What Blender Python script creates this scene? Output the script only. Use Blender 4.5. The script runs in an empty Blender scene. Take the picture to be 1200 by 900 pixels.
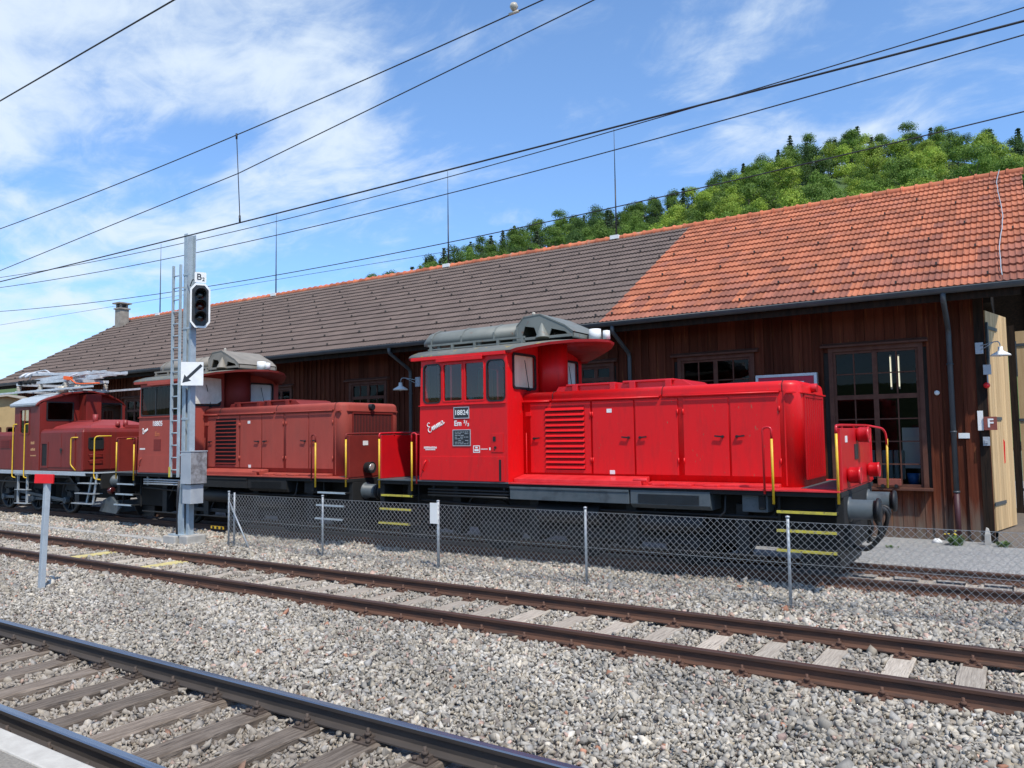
import bpy, math, random
import numpy as np
from mathutils import Vector, Matrix
from mathutils.geometry import tessellate_polygon
random.seed(7)
RNG = np.random.default_rng(11)
SC = bpy.context.scene
COL = SC.collection
R = math.radians

# ------------------------------------------------------------------ camera, sky, sun, exposure
CAM_R = ((0.8350, -0.0480, -0.5481), (0.5502, 0.0475, 0.8338), (-0.0140, -0.9977, 0.0655))  # rows: world x, y, z in camera right / down / forward
cd = bpy.data.cameras.new('camera')
cd.sensor_width = 36.0
cd.lens = 27.0
cd.clip_start = 0.05
cd.clip_end = 6000
cam = bpy.data.objects.new('camera', cd)
COL.objects.link(cam)
cam.matrix_world = Matrix(((CAM_R[0][0], -CAM_R[0][1], -CAM_R[0][2], 0),
                           (CAM_R[1][0], -CAM_R[1][1], -CAM_R[1][2], 0),
                           (CAM_R[2][0], -CAM_R[2][1], -CAM_R[2][2], 2.27),
                           (0, 0, 0, 1)))
SC.camera = cam
SUN_EL = 57.0
SUN_X, SUN_Y = 0.82, -0.572           # horizontal direction towards the sun
sl = bpy.data.lights.new('sun', 'SUN')
sl.energy = 4.3
sl.angle = R(1.2)
sl.color = (1.0, 0.94, 0.84)
sun = bpy.data.objects.new('sun', sl)
COL.objects.link(sun)
sd = Vector((SUN_X * math.cos(R(SUN_EL)), SUN_Y * math.cos(R(SUN_EL)), math.sin(R(SUN_EL))))
sun.rotation_euler = sd.to_track_quat('Z', 'Y').to_euler()
SC.view_settings.view_transform = 'Standard'
SC.view_settings.look = 'None'
SC.view_settings.exposure = 0.1
SC.view_settings.gamma = 1.0

W = bpy.data.worlds.new('World')
SC.world = W
W.use_nodes = True
nt = W.node_tree
nt.nodes.clear()
def wn(t, **k):
    n = nt.nodes.new(t)
    for a, b in k.items():
        setattr(n, a, b)
    return n
LN = nt.links.new
out = wn('ShaderNodeOutputWorld')
bg = wn('ShaderNodeBackground')
bg.inputs['Strength'].default_value = 0.15
sky = wn('ShaderNodeTexSky', sky_type='NISHITA', sun_disc=False)
sky.sun_elevation = R(SUN_EL)
sky.sun_rotation = math.atan2(SUN_X, SUN_Y)
sky.altitude = 700
sky.air_density = 1.0
sky.dust_density = 0.1
sky.ozone_density = 2.2
tc = wn('ShaderNodeTexCoord')
sep = wn('ShaderNodeSeparateXYZ')
LN(tc.outputs['Generated'], sep.inputs[0])
def wm(op, a, b=None, c=None):
    n = wn('ShaderNodeMath', operation=op)
    for i, v in enumerate((a, b, c)):
        if v is None: continue
        if isinstance(v, (int, float)): n.inputs[i].default_value = v
        else: LN(v, n.inputs[i])
    return n.outputs[0]
zz = wm('ADD', wm('MAXIMUM', sep.outputs[2], 0.0), 0.22)
cx_ = wm('DIVIDE', sep.outputs[0], zz)
cy_ = wm('DIVIDE', sep.outputs[1], zz)
cmb = wn('ShaderNodeCombineXYZ')
LN(cx_, cmb.inputs[0]); LN(cy_, cmb.inputs[1])
mp = wn('ShaderNodeMapping')
mp.inputs['Rotation'].default_value = (0, 0, R(28))
mp.inputs['Scale'].default_value = (1.0, 1.35, 1.0)
mp.inputs['Location'].default_value = (0.35, 0.2, 0)
LN(cmb.outputs[0], mp.inputs[0])
n1 = wn('ShaderNodeTexNoise')
n1.inputs['Scale'].default_value = 1.7
n1.inputs['Detail'].default_value = 9
n1.inputs['Roughness'].default_value = 0.58
n1.inputs['Distortion'].default_value = 0.35
LN(mp.outputs[0], n1.inputs['Vector'])
# more cloud towards the west-left of the view (-x) and up
west = wm('MULTIPLY_ADD', sep.outputs[0], -0.62, -0.53)
west = wm('MULTIPLY_ADD', sep.outputs[2], 0.42, west)
west = wm('MINIMUM', wm('MAXIMUM', west, -0.035), 0.10)
dens = wm('ADD', n1.outputs['Fac'], wm('MULTIPLY', west, 1.0))
n2 = wn('ShaderNodeTexNoise')
n2.inputs['Scale'].default_value = 5.5
n2.inputs['Detail'].default_value = 7
n2.inputs['Roughness'].default_value = 0.62
n2.inputs['Distortion'].default_value = 0.9
LN(mp.outputs[0], n2.inputs['Vector'])
dens = wm('ADD', dens, wm('MULTIPLY_ADD', n2.outputs['Fac'], 0.34, -0.17))
rmp = wn('ShaderNodeMapRange', interpolation_type='SMOOTHSTEP')
rmp.inputs['From Min'].default_value = 0.45
rmp.inputs['From Max'].default_value = 0.75
rmp.inputs['To Max'].default_value = 0.86
LN(dens, rmp.inputs['Value'])
mx = wn('ShaderNodeMix', data_type='RGBA')
LN(rmp.outputs[0], mx.inputs['Factor'])
tint = wn('ShaderNodeMix', data_type='RGBA', blend_type='MULTIPLY')
tint.inputs['Factor'].default_value = 1.0
tg = wn('ShaderNodeMix', data_type='RGBA')
tf = wn('ShaderNodeMapRange', interpolation_type='SMOOTHSTEP')
tf.inputs['From Min'].default_value = 0.02
tf.inputs['From Max'].default_value = 0.50
LN(sep.outputs[2], tf.inputs['Value'])
LN(tf.outputs[0], tg.inputs['Factor'])
tg.inputs[6].default_value = (0.78, 1.02, 1.30, 1)
tg.inputs[7].default_value = (1.18, 1.38, 1.53, 1)
LN(tg.outputs[2], tint.inputs[7])
LN(sky.outputs[0], tint.inputs[6])
LN(tint.outputs[2], mx.inputs[6])
mx.inputs[7].default_value = (5.2, 5.9, 6.6, 1)
LN(mx.outputs[2], bg.inputs['Color'])
LN(bg.outputs[0], out.inputs[0])

# ------------------------------------------------------------------ helpers
def rr(u0, u1, v0, v1, r, n=4):
    """rounded rectangle outline, counter-clockwise"""
    p = []
    for cu, cv, a0 in ((u1 - r, v1 - r, 0), (u0 + r, v1 - r, 90), (u0 + r, v0 + r, 180), (u1 - r, v0 + r, 270)):
        for k in range(n + 1):
            a = R(a0 + 90 * k / n)
            p.append((cu + r * math.cos(a), cv + r * math.sin(a)))
    return p

class MB:
    """collects shapes; build() links them as one mesh object"""
    def __init__(s, o=(0, 0, 0)):
        s.v = []; s.f = []; s.m = []; s.s = []; s.t = []
        s.o = Vector(o)
    def add(s, vs, fs, mi=0, smooth=False, tint=None):
        b = len(s.v)
        s.v += [(p[0] - s.o.x, p[1] - s.o.y, p[2] - s.o.z) for p in vs]
        t = 0.5 if tint is None else tint
        s.t += [t] * len(vs)
        for f in fs:
            s.f.append([i + b for i in f]); s.m.append(mi); s.s.append(smooth)
        return s
    def box(s, x0, x1, y0, y1, z0, z1, mi=0, tint=None):
        return s.add([(x0, y0, z0), (x1, y0, z0), (x1, y1, z0), (x0, y1, z0), (x0, y0, z1), (x1, y0, z1), (x1, y1, z1), (x0, y1, z1)],
                     [(3, 2, 1, 0), (4, 5, 6, 7), (0, 1, 5, 4), (1, 2, 6, 5), (2, 3, 7, 6), (3, 0, 4, 7)], mi, False, tint)
    def bar(s, p0, p1, w, h, mi=0, up=(0, 0, 1), tint=None):
        """rectangular bar between two points"""
        p0 = Vector(p0); p1 = Vector(p1); d = (p1 - p0).normalized(); u = Vector(up)
        if abs(d.dot(u)) > .98: u = Vector((1, 0, 0))
        a = d.cross(u).normalized() * (w / 2); b = a.cross(d).normalized() * (h / 2)
        vs = [p + i * a + j * b for p in (p0, p1) for i, j in ((-1, -1), (1, -1), (1, 1), (-1, 1))]
        return s.add(vs, [(3, 2, 1, 0), (4, 5, 6, 7), (0, 1, 5, 4), (1, 2, 6, 5), (2, 3, 7, 6), (3, 0, 4, 7)], mi, False, tint)
    def cyl(s, p0, p1, r0, r1=None, n=14, mi=0, caps=True):
        p0 = Vector(p0); p1 = Vector(p1); r1 = r0 if r1 is None else r1
        d = (p1 - p0).normalized(); a = d.orthogonal().normalized(); b = d.cross(a)
        vs = [p + (a * math.cos(2 * math.pi * k / n) + b * math.sin(2 * math.pi * k / n)) * r for p, r in ((p0, r0), (p1, r1)) for k in range(n)]
        s.add(vs, [(k, (k + 1) % n, n + (k + 1) % n, n + k) for k in range(n)], mi, True)
        if caps:
            s.add(vs[:n], [list(range(n))[::-1]], mi)
            s.add(vs[n:], [list(range(n))], mi)
        return s
    def tube(s, pts, r, n=8, mi=0, fillet=0, tint=None):
        P = [Vector(p) for p in pts]
        if fillet:
            q = [P[0]]
            for i in range(1, len(P) - 1):
                a, b, c = P[i - 1], P[i], P[i + 1]
                l = min(fillet, (a - b).length * .48, (c - b).length * .48)
                e0 = b + (a - b).normalized() * l; e1 = b + (c - b).normalized() * l
                for k in range(6):
                    t = k / 5
                    q.append(e0 * (1 - t) ** 2 + b * 2 * t * (1 - t) + e1 * t * t)
            q.append(P[-1]); P = q
        rings = []
        ref = None
        for i, p in enumerate(P):
            d = (P[min(i + 1, len(P) - 1)] - P[max(i - 1, 0)]).normalized()
            if ref is None: ref = d.orthogonal().normalized()
            a = (ref - d * ref.dot(d)).normalized(); ref = a; b = d.cross(a)
            rings += [p + (a * math.cos(2 * math.pi * k / n) + b * math.sin(2 * math.pi * k / n)) * r for k in range(n)]
        fs = [(i * n + k, i * n + (k + 1) % n, (i + 1) * n + (k + 1) % n, (i + 1) * n + k) for i in range(len(P) - 1) for k in range(n)]
        L = (len(P) - 1) * n
        s.add(rings, fs, mi, True, tint)
        s.add(rings[:n], [list(range(n))[::-1]], mi); s.add(rings[L:], [list(range(n))], mi)
        return s
    def prism(s, poly, axis, a0, a1, mi=0, smooth=False, tint=None):
        """polygon in the two other axes (x->yz, y->xz, z->xy) pushed along axis"""
        def P(u, v, w): return (w, u, v) if axis == 'x' else (u, w, v) if axis == 'y' else (u, v, w)
        n = len(poly)
        vs = [P(u, v, a0) for u, v in poly] + [P(u, v, a1) for u, v in poly]
        s.add(vs, [(k, (k + 1) % n, n + (k + 1) % n, n + k) for k in range(n)], mi, smooth, tint)
        s.add(vs[:n], [list(range(n))[::-1]], mi, False, tint); s.add(vs[n:], [list(range(n))], mi, False, tint)
        return s
    def loft(s, rings, mi=0, smooth=True, cap=True):
        n = len(rings[0]); vs = [p for r in rings for p in r]
        s.add(vs, [(i * n + k, i * n + (k + 1) % n, (i + 1) * n + (k + 1) % n, (i + 1) * n + k) for i in range(len(rings) - 1) for k in range(n)], mi, smooth)
        if cap:
            s.add(rings[0], [list(range(n))[::-1]], mi); s.add(rings[-1], [list(range(n))], mi)
        return s
    def lathe(s, prof, c, axis=(0, 0, 1), n=20, mi=0):
        """prof: (radius, distance along axis)"""
        d = Vector(axis).normalized(); a = d.orthogonal().normalized(); b = d.cross(a); c = Vector(c)
        rings = [[c + d * h + (a * math.cos(2 * math.pi * k / n) + b * math.sin(2 * math.pi * k / n)) * r for k in range(n)] for r, h in prof]
        return s.loft(rings, mi)
    def plate(s, outer, holes, fn, th, mi=0):
        """flat plate with holes; fn(u, v, w) gives the point, w runs 0..th"""
        loops = [outer] + list(holes)
        tri = tessellate_polygon([[Vector((u, v, 0)) for u, v in l] for l in loops])
        flat = [p for l in loops for p in l]; n = len(flat)
        vs = [fn(u, v, 0) for u, v in flat] + [fn(u, v, th) for u, v in flat]
        fs = []
        for t in tri:
            fs.append(tuple(t)); fs.append(tuple(i + n for i in reversed(t)))
        b = 0
        for l in loops:
            k = len(l)
            fs += [(b + i, b + (i + 1) % k, n + b + (i + 1) % k, n + b + i) for i in range(k)]
            b += k
        return s.add(vs, fs, mi)
    def ring(s, a, b, fn, th, mi=0):
        """frame between two outlines of equal length"""
        n = len(a)
        vs = [fn(u, v, 0) for u, v in a] + [fn(u, v, 0) for u, v in b] + [fn(u, v, th) for u, v in a] + [fn(u, v, th) for u, v in b]
        fs = []
        for k in range(n):
            j = (k + 1) % n
            fs += [(k, j, n + j, n + k), (2 * n + k, 3 * n + k, 3 * n + j, 2 * n + j), (k, 2 * n + k, 2 * n + j, j), (n + k, n + j, 3 * n + j, 3 * n + k)]
        return s.add(vs, fs, mi)
    def build(s, name, mats, parent=None, bevel=0, label=None):
        me = bpy.data.meshes.new(name)
        me.from_pydata([tuple(v) for v in s.v], [], s.f)
        mats = mats if isinstance(mats, (list, tuple)) else [mats]
        for m in mats: me.materials.append(m)
        me.polygons.foreach_set('material_index', s.m)
        me.polygons.foreach_set('use_smooth', s.s)
        at = me.attributes.new('tint', 'FLOAT', 'POINT')
        at.data.foreach_set('value', s.t)
        me.update()
        import bmesh
        bm = bmesh.new(); bm.from_mesh(me)
        if len(bm.verts) < 60000:
            bmesh.ops.remove_doubles(bm, verts=bm.verts, dist=1e-5)
            bmesh.ops.recalc_face_normals(bm, faces=bm.faces)
        bm.to_mesh(me); bm.free()
        o = bpy.data.objects.new(name, me)
        COL.objects.link(o)
        if parent is not None: o.parent = parent
        if bevel:
            b = o.modifiers.new('edge', 'BEVEL'); b.width = bevel; b.segments = 2; b.limit_method = 'ANGLE'; b.angle_limit = R(40)
            b.harden_normals = False
        if label: o['label'] = label
        return o

def tag(o, label=None, cat=None, group=None, kind=None):
    if label: o['label'] = label
    if cat: o['category'] = cat
    if group: o['group'] = group
    if kind: o['kind'] = kind
    return o
def thing(name, loc, label, cat, group=None, rz=0):
    o = bpy.data.objects.new(name, None)
    COL.objects.link(o)
    o.location = loc; o.rotation_euler = (0, 0, rz); o.empty_display_size = .2
    return tag(o, label, cat, group)
def dup(o, parent=None):
    c = o.copy(); COL.objects.link(c); c.parent = parent
    for ch in [x for x in bpy.data.objects if x.parent == o]: dup(ch, c)
    return c

# ------------------------------------------------------------------ materials
def mat(name, c1, c2=None, rough=.6, metal=0., scale=3., stretch=(1, 1, 1), amt=(.35, .65), detail=6, bump=0., bscale=40., spec=.5,
        tint=0., coat=0., c3=None, s3=8., amt3=(.62, .7), rnd=0.):
    m = bpy.data.materials.new(name); m.use_nodes = True
    t = m.node_tree; L = t.links.new; N = t.nodes.new
    p = t.nodes['Principled BSDF']
    p.inputs['Roughness'].default_value = rough; p.inputs['Metallic'].default_value = metal
    p.inputs['Specular IOR Level'].default_value = spec; p.inputs['Coat Weight'].default_value = coat
    p.inputs['Coat Roughness'].default_value = .15
    tcn = N('ShaderNodeTexCoord'); mpn = N('ShaderNodeMapping'); mpn.inputs['Scale'].default_value = stretch
    L(tcn.outputs['Object'], mpn.inputs[0])
    def noise(sc, det=detail, vec=mpn.outputs[0]):
        n = N('ShaderNodeTexNoise'); n.inputs['Scale'].default_value = sc; n.inputs['Detail'].default_value = det
        n.inputs['Roughness'].default_value = .6
        L(vec, n.inputs['Vector']); return n.outputs['Fac']
    def rng(v, a, b):
        r_ = N('ShaderNodeMapRange'); r_.inputs['From Min'].default_value = a; r_.inputs['From Max'].default_value = b
        L(v, r_.inputs['Value']); return r_.outputs[0]
    def mixc(f, a, b, mode='MIX'):
        x = N('ShaderNodeMix'); x.data_type = 'RGBA'; x.blend_type = mode
        if isinstance(f, float): x.inputs[0].default_value = f
        else: L(f, x.inputs[0])
        for i, v in ((6, a), (7, b)):
            if isinstance(v, tuple): x.inputs[i].default_value = (*v, 1)
            else: L(v, x.inputs[i])
        return x.outputs[2]
    col = mixc(rng(noise(scale), *amt), c1, c2 or c1)
    if c3: col = mixc(rng(noise(s3), *amt3), col, c3)
    if tint:
        a = N('ShaderNodeAttribute'); a.attribute_name = 'tint'
        k = N('ShaderNodeMapRange'); k.inputs['To Min'].default_value = 1 - tint; k.inputs['To Max'].default_value = 1 + tint
        L(a.outputs['Fac'], k.inputs['Value'])
        g = N('ShaderNodeCombineColor')
        for i in range(3): L(k.outputs[0], g.inputs[i])
        col = mixc(1.0, col, g.outputs[0], 'MULTIPLY')
    if rnd and stretch != (1, 1, 1):
        oi = N('ShaderNodeObjectInfo'); mu = N('ShaderNodeMath'); mu.operation = 'MULTIPLY'; mu.inputs[1].default_value = 37.0
        L(oi.outputs['Random'], mu.inputs[0]); L(mu.outputs[0], mpn.inputs['Location'])
    if rnd:
        a = N('ShaderNodeObjectInfo')
        k = N('ShaderNodeMapRange'); k.inputs['To Min'].default_value = 1 - rnd; k.inputs['To Max'].default_value = 1 + rnd
        L(a.outputs['Random'], k.inputs['Value'])
        g = N('ShaderNodeCombineColor')
        for i in range(3): L(k.outputs[0], g.inputs[i])
        col = mixc(1.0, col, g.outputs[0], 'MULTIPLY')
    L(col, p.inputs['Base Color'])
    if bump:
        b = N('ShaderNodeBump'); b.inputs['Strength'].default_value = bump; b.inputs['Distance'].default_value = .02
        L(noise(bscale, 4), b.inputs['Height']); L(b.outputs[0], p.inputs['Normal'])
    m['p'] = 1
    return m

def glass(name, tintc=(.6, .65, .65), refl=1.0):
    m = bpy.data.materials.new(name); m.use_nodes = True
    t = m.node_tree; t.nodes.clear(); N = t.nodes.new; L = t.links.new
    o = N('ShaderNodeOutputMaterial'); tr = N('ShaderNodeBsdfTransparent'); tr.inputs[0].default_value = (*tintc, 1)
    gl = N('ShaderNodeBsdfGlossy'); gl.inputs['Roughness'].default_value = .015
    lw = N('ShaderNodeLayerWeight'); lw.inputs['Blend'].default_value = .5
    pw = N('ShaderNodeMath'); pw.operation = 'POWER'; pw.inputs[1].default_value = 5; L(lw.outputs['Facing'], pw.inputs[0])
    fr = N('ShaderNodeMath'); fr.operation = 'MULTIPLY_ADD'; fr.inputs[1].default_value = .96; fr.inputs[2].default_value = .04; L(pw.outputs[0], fr.inputs[0])
    k = N('ShaderNodeMath'); k.operation = 'MULTIPLY'; k.inputs[1].default_value = refl; k.use_clamp = True
    L(fr.outputs[0], k.inputs[0])
    mxs = N('ShaderNodeMixShader'); L(k.outputs[0], mxs.inputs[0]); L(tr.outputs[0], mxs.inputs[1]); L(gl.outputs[0], mxs.inputs[2]); L(mxs.outputs[0], o.inputs[0])
    return m

M = {}
M['red'] = mat('bright_red_paint', (.72, .004, .006), (.65, .005, .008), rough=.42, scale=1.4, stretch=(1, 1, .35), amt=(.3, .75), c3=(.36, .10, .055), s3=24, amt3=(.675, .695), coat=.05, spec=.4, bump=.02, bscale=9)
def grime(m, col, sc, lo, hi, k):
    t = m.node_tree; L = t.links.new; N = t.nodes.new; p = t.nodes['Principled BSDF']
    src = p.inputs['Base Color'].links[0].from_socket
    tcn = N('ShaderNodeTexCoord'); mpn = N('ShaderNodeMapping'); mpn.inputs['Scale'].default_value = (1, 1, .18); L(tcn.outputs['Object'], mpn.inputs[0])
    nz = N('ShaderNodeTexNoise'); nz.inputs['Scale'].default_value = sc; nz.inputs['Detail'].default_value = 8; nz.inputs['Roughness'].default_value = .7; L(mpn.outputs[0], nz.inputs['Vector'])
    mr = N('ShaderNodeMapRange'); mr.inputs['From Min'].default_value = lo; mr.inputs['From Max'].default_value = hi; mr.inputs['To Max'].default_value = k; L(nz.outputs['Fac'], mr.inputs[0])
    x = N('ShaderNodeMix'); x.data_type = 'RGBA'; L(mr.outputs[0], x.inputs[0]); L(src, x.inputs[6]); x.inputs[7].default_value = (*col, 1); L(x.outputs[2], p.inputs['Base Color'])
    r_ = N('ShaderNodeMapRange'); r_.inputs['To Min'].default_value = p.inputs['Roughness'].default_value - .06; r_.inputs['To Max'].default_value = p.inputs['Roughness'].default_value + .16; L(nz.outputs['Fac'], r_.inputs[0]); L(r_.outputs[0], p.inputs['Roughness'])
grime(M['red'], (.40, .012, .012), 5.0, .50, .72, .55)
M['red_top'] = mat('faded_red_paint', (.66, .035, .040), (.56, .016, .020), rough=.45, scale=4, coat=.15)
M['red_dark'] = mat('red_end_paint', (.58, .006, .011), (.50, .006, .012), rough=.4, scale=2, coat=.2, c3=(.30, .07, .05), s3=14, amt3=(.70, .73))
M['dull'] = mat('sun_bleached_red_paint', (.39, .074, .053), (.32, .058, .042), spec=.25, rough=.62, scale=2.2, stretch=(1, 1, .3), amt=(.3, .7), c3=(.20, .035, .030), s3=18, amt3=(.66, .74))
M['visor'] = mat('shade_darkened_red_paint', (.33, .006, .008), (.20, .006, .007), rough=.55, scale=2)  # shade under the visor painted in as a darker red
M['dull_dark'] = mat('dull_red_paint', (.21, .024, .018), (.16, .019, .015), spec=.3, rough=.6, scale=2.2, amt=(.3, .7))
M['wine'] = mat('wine_red_paint', (.190, .018, .013), (.160, .016, .012), rough=.45, scale=1.8, stretch=(1, 1, .4), spec=.35)
grime(M['wine'], (.10, .022, .016), 5.0, .48, .70, .6)
grime(M['dull'], (.22, .062, .048), 4.0, .50, .72, .5)
M['wine_top'] = mat('wine_red_roof_paint', (.31, .036, .034), (.26, .030, .028), rough=.5, scale=3)
M['black'] = mat('black_steel', (.004, .006, .008), (.009, .010, .012), rough=.6, scale=5)
M['soot'] = mat('sooty_steel', (.004, .005, .006), (.009, .009, .009), rough=.8, scale=6)
M['frame'] = mat('blue_grey_frame_paint', (.060, .078, .088), (.085, .10, .11), rough=.5, scale=4, c3=(.03, .035, .04), s3=3, amt3=(.55, .75))
M['roofgrey'] = mat('weathered_grey_roof', (.155, .155, .135), (.105, .110, .10), rough=.8, scale=3.5, c3=(.34, .24, .06), s3=5, amt3=(.60, .66), bump=.1, bscale=30)
M['duct'] = mat('grey_green_duct_paint', (.185, .195, .175), (.145, .155, .14), rough=.55, scale=2.5, c3=(.17, .075, .04), s3=3.2, amt3=(.64, .72))
M['taupe'] = mat('taupe_duct_paint', (.27, .24, .20), (.20, .18, .15), rough=.65, scale=3)
M['yellow'] = mat('yellow_handrail_paint', (.72, .47, .02), (.60, .36, .03), rough=.45, scale=9)
M['yellow2'] = mat('worn_yellow_edge_paint', (.58, .50, .05), (.40, .34, .06), rough=.6, scale=9, c3=(.10, .09, .07), s3=14, amt3=(.58, .66))
M['gasket'] = mat('black_rubber', (.012, .012, .013), rough=.5)
M['inside'] = mat('grey_cab_lining', (.24, .29, .29), (.18, .22, .22), rough=.7, scale=2)
M['white'] = mat('white_paint', (.80, .80, .78), (.72, .72, .70), rough=.5, scale=8)
M['offwhite'] = mat('off_white_tarp', (.80, .78, .68), (.66, .64, .54), rough=.7, scale=5, bump=.4, bscale=5)
M['blind'] = mat('beige_curtain', (.95, .80, .62), (.86, .71, .54), rough=.85, scale=2, stretch=(1, 6, .4), bump=.3, bscale=6)
M['blind2'] = mat('pale_blind', (.74, .77, .76), (.66, .69, .69), rough=.8, scale=2)
M['plate'] = mat('black_plate', (.020, .022, .026), (.03, .032, .036), rough=.4, scale=12)
M['alu'] = mat('aluminium', (.62, .63, .64), (.50, .51, .52), rough=.4, metal=.6, scale=8)
M['silver'] = mat('silver_paint', (.60, .62, .64), (.46, .48, .50), rough=.4, metal=.1, scale=6)
M['orange'] = mat('orange_insulation', (.85, .13, .02), rough=.5)
M['ivory'] = mat('ivory_insulator', (.55, .50, .42), (.4, .36, .3), rough=.4, scale=9)
M['galv'] = mat('galvanised_steel', (.42, .45, .47), (.32, .35, .37), rough=.5, metal=.35, scale=14, c3=(.50, .53, .55), s3=30, amt3=(.55, .65))
M['mast'] = mat('grey_blue_mast_steel', (.40, .47, .51), (.32, .38, .42), rough=.55, metal=.15, scale=7, c3=(.16, .18, .19), s3=10, amt3=(.66, .75))
M['cab_grey'] = mat('grey_cabinet_paint', (.40, .43, .46), (.36, .39, .42), rough=.45, scale=5)
M['cab_stone'] = mat('speckled_cabinet_side', (.30, .30, .31), (.16, .15, .15), rough=.6, scale=9, amt=(.4, .62))
M['signal'] = mat('dark_signal_enclosure', (.018, .020, .023), rough=.5)
M['lens'] = mat('dark_signal_lens', (.012, .014, .016), rough=.08, spec=.8)
M['lens_red'] = mat('dark_red_signal_lens', (.05, .008, .008), rough=.1, spec=.8)
M['lampglass'] = mat('chrome_lamp_face', (.75, .75, .72), rough=.15, metal=.7)
M['pole_grey'] = mat('pale_post_paint', (.42, .47, .50), (.36, .40, .43), rough=.5, scale=9)
M['sign_red'] = mat('signal_red_board', (.75, .010, .014), (.62, .012, .014), rough=.4, scale=11)
M['crimson'] = mat('crimson_board', (.42, .010, .040), rough=.4)
M['maroon'] = mat('maroon_pipe_paint', (.070, .018, .022), (.05, .015, .02), rough=.55, scale=6)
M['pipe'] = mat('blue_grey_gutter_paint', (.045, .056, .066), (.065, .075, .082), rough=.45, scale=4)
M['rust_rail'] = mat('rusty_rail', (.074, .034, .021), (.114, .052, .030), rough=.8, scale=5, stretch=(.4, 1, 4), c3=(.035, .022, .018), s3=7, amt3=(.5, .7))
M['rust_top'] = mat('rusty_rail_head', (.10, .055, .042), (.07, .042, .035), rough=.45, metal=.3, scale=8, stretch=(.3, 3, 1))
M['rail_side'] = mat('oily_rail_side', (.042, .034, .029), (.062, .050, .042), rough=.7, scale=5, stretch=(.4, 1, 3))
M['rail_top'] = mat('polished_rail_head', (.30, .34, .40), (.22, .25, .31), rough=.26, metal=.9, scale=4, stretch=(.2, 8, 1))
M['fasten'] = mat('dark_fastening_steel', (.060, .045, .036), (.09, .065, .05), rough=.75, scale=20)
M['fasten_rust'] = mat('rusty_fastening_steel', (.095, .045, .030), (.13, .07, .045), rough=.85, scale=20)
M['sleeper_dark'] = mat('oiled_sleeper_wood', (.125, .096, .072), (.215, .172, .135), rough=.9, scale=5, stretch=(9, .7, 5), amt=(.42, .58), c3=(.035, .028, .024), s3=4, amt3=(.60, .72), bump=.9, bscale=6, rnd=.25)
M['sleeper_grey'] = mat('weathered_sleeper_wood', (.33, .28, .225), (.47, .41, .335), rough=.95, scale=5, stretch=(9, .7, 5), amt=(.35, .65), c3=(.07, .055, .045), s3=4, amt3=(.62, .72), bump=.9, bscale=6, rnd=.2)
M['yellow_sleeper'] = mat('worn_yellow_sleeper_paint', (.62, .52, .20), (.48, .40, .18), rough=.9, scale=4, stretch=(6, 1, 3), bump=.5, bscale=8)
M['concrete'] = mat('pale_concrete', (.46, .44, .40), (.36, .345, .315), rough=.9, scale=5, c3=(.25, .24, .22), s3=16, amt3=(.6, .75), bump=.3, bscale=60)
M['edge_white'] = mat('white_platform_edge', (.55, .52, .46), (.45, .42, .37), rough=.85, scale=8, bump=.3, bscale=70)
M['asphalt'] = mat('grey_platform_surface', (.30, .27, .225), (.21, .19, .16), rough=.95, scale=60, amt=(.35, .65), bump=.6, bscale=120)
M['wood'] = mat('dark_red_brown_boards', (.082, .021, .011), (.125, .036, .018), spec=.12, rough=.8, scale=2.2, stretch=(7, 7, .45), amt=(.3, .7), c3=(.27, .105, .036), s3=1.6, amt3=(.60, .80), bump=.5, bscale=5, tint=.32)
def foot_weathering(m, z0, z1, col):
    t = m.node_tree; L = t.links.new; N = t.nodes.new; p = t.nodes['Principled BSDF']
    src = p.inputs['Base Color'].links[0].from_socket
    tcn = N('ShaderNodeTexCoord'); sp = N('ShaderNodeSeparateXYZ'); L(tcn.outputs['Object'], sp.inputs[0])
    mpn = N('ShaderNodeMapping'); mpn.inputs['Scale'].default_value = (6, 6, .8); L(tcn.outputs['Object'], mpn.inputs[0])
    nz = N('ShaderNodeTexNoise'); nz.inputs['Scale'].default_value = 1.6; nz.inputs['Detail'].default_value = 6; L(mpn.outputs[0], nz.inputs['Vector'])
    a = N('ShaderNodeMath'); a.operation = 'MULTIPLY_ADD'; a.inputs[1].default_value = -1.5; L(nz.outputs['Fac'], a.inputs[0]); L(sp.outputs[2], a.inputs[2])
    mr = N('ShaderNodeMapRange'); mr.inputs['From Min'].default_value = z1 - .75; mr.inputs['From Max'].default_value = z0 - .75; L(a.outputs[0], mr.inputs[0])
    x = N('ShaderNodeMix'); x.data_type = 'RGBA'; L(mr.outputs[0], x.inputs[0]); L(src, x.inputs[6]); x.inputs[7].default_value = (*col, 1)
    L(x.outputs[2], p.inputs['Base Color'])
foot_weathering(M['wood'], -.05, .85, (.165, .130, .10))
M['wood_trim'] = mat('brown_window_wood', (.095, .040, .028), (.13, .060, .042), spec=.15, rough=.7, scale=5, stretch=(1, 1, 1))
M['wood_black'] = mat('tarred_timber', (.014, .011, .009), (.035, .022, .015), spec=.12, rough=.85, scale=3, stretch=(5, 5, .5), bump=.4, bscale=8)
M['wood_pale'] = mat('fresh_pale_boards', (.62, .43, .22), (.50, .32, .15), rough=.7, scale=3, stretch=(6, 6, .35), amt=(.35, .65), tint=.15)
M['wood_grey'] = mat('grey_weathered_boards', (.17, .145, .12), (.10, .08, .065), rough=.9, scale=3, stretch=(7, 7, .5), bump=.5, bscale=6, tint=.3)
M['tile_orange'] = mat('orange_clay_tiles', (.42, .138, .064), (.34, .104, .050), rough=.8, scale=.9, amt=(.3, .7), c3=(.24, .085, .055), s3=1.4, amt3=(.50, .75), tint=.22)
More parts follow.
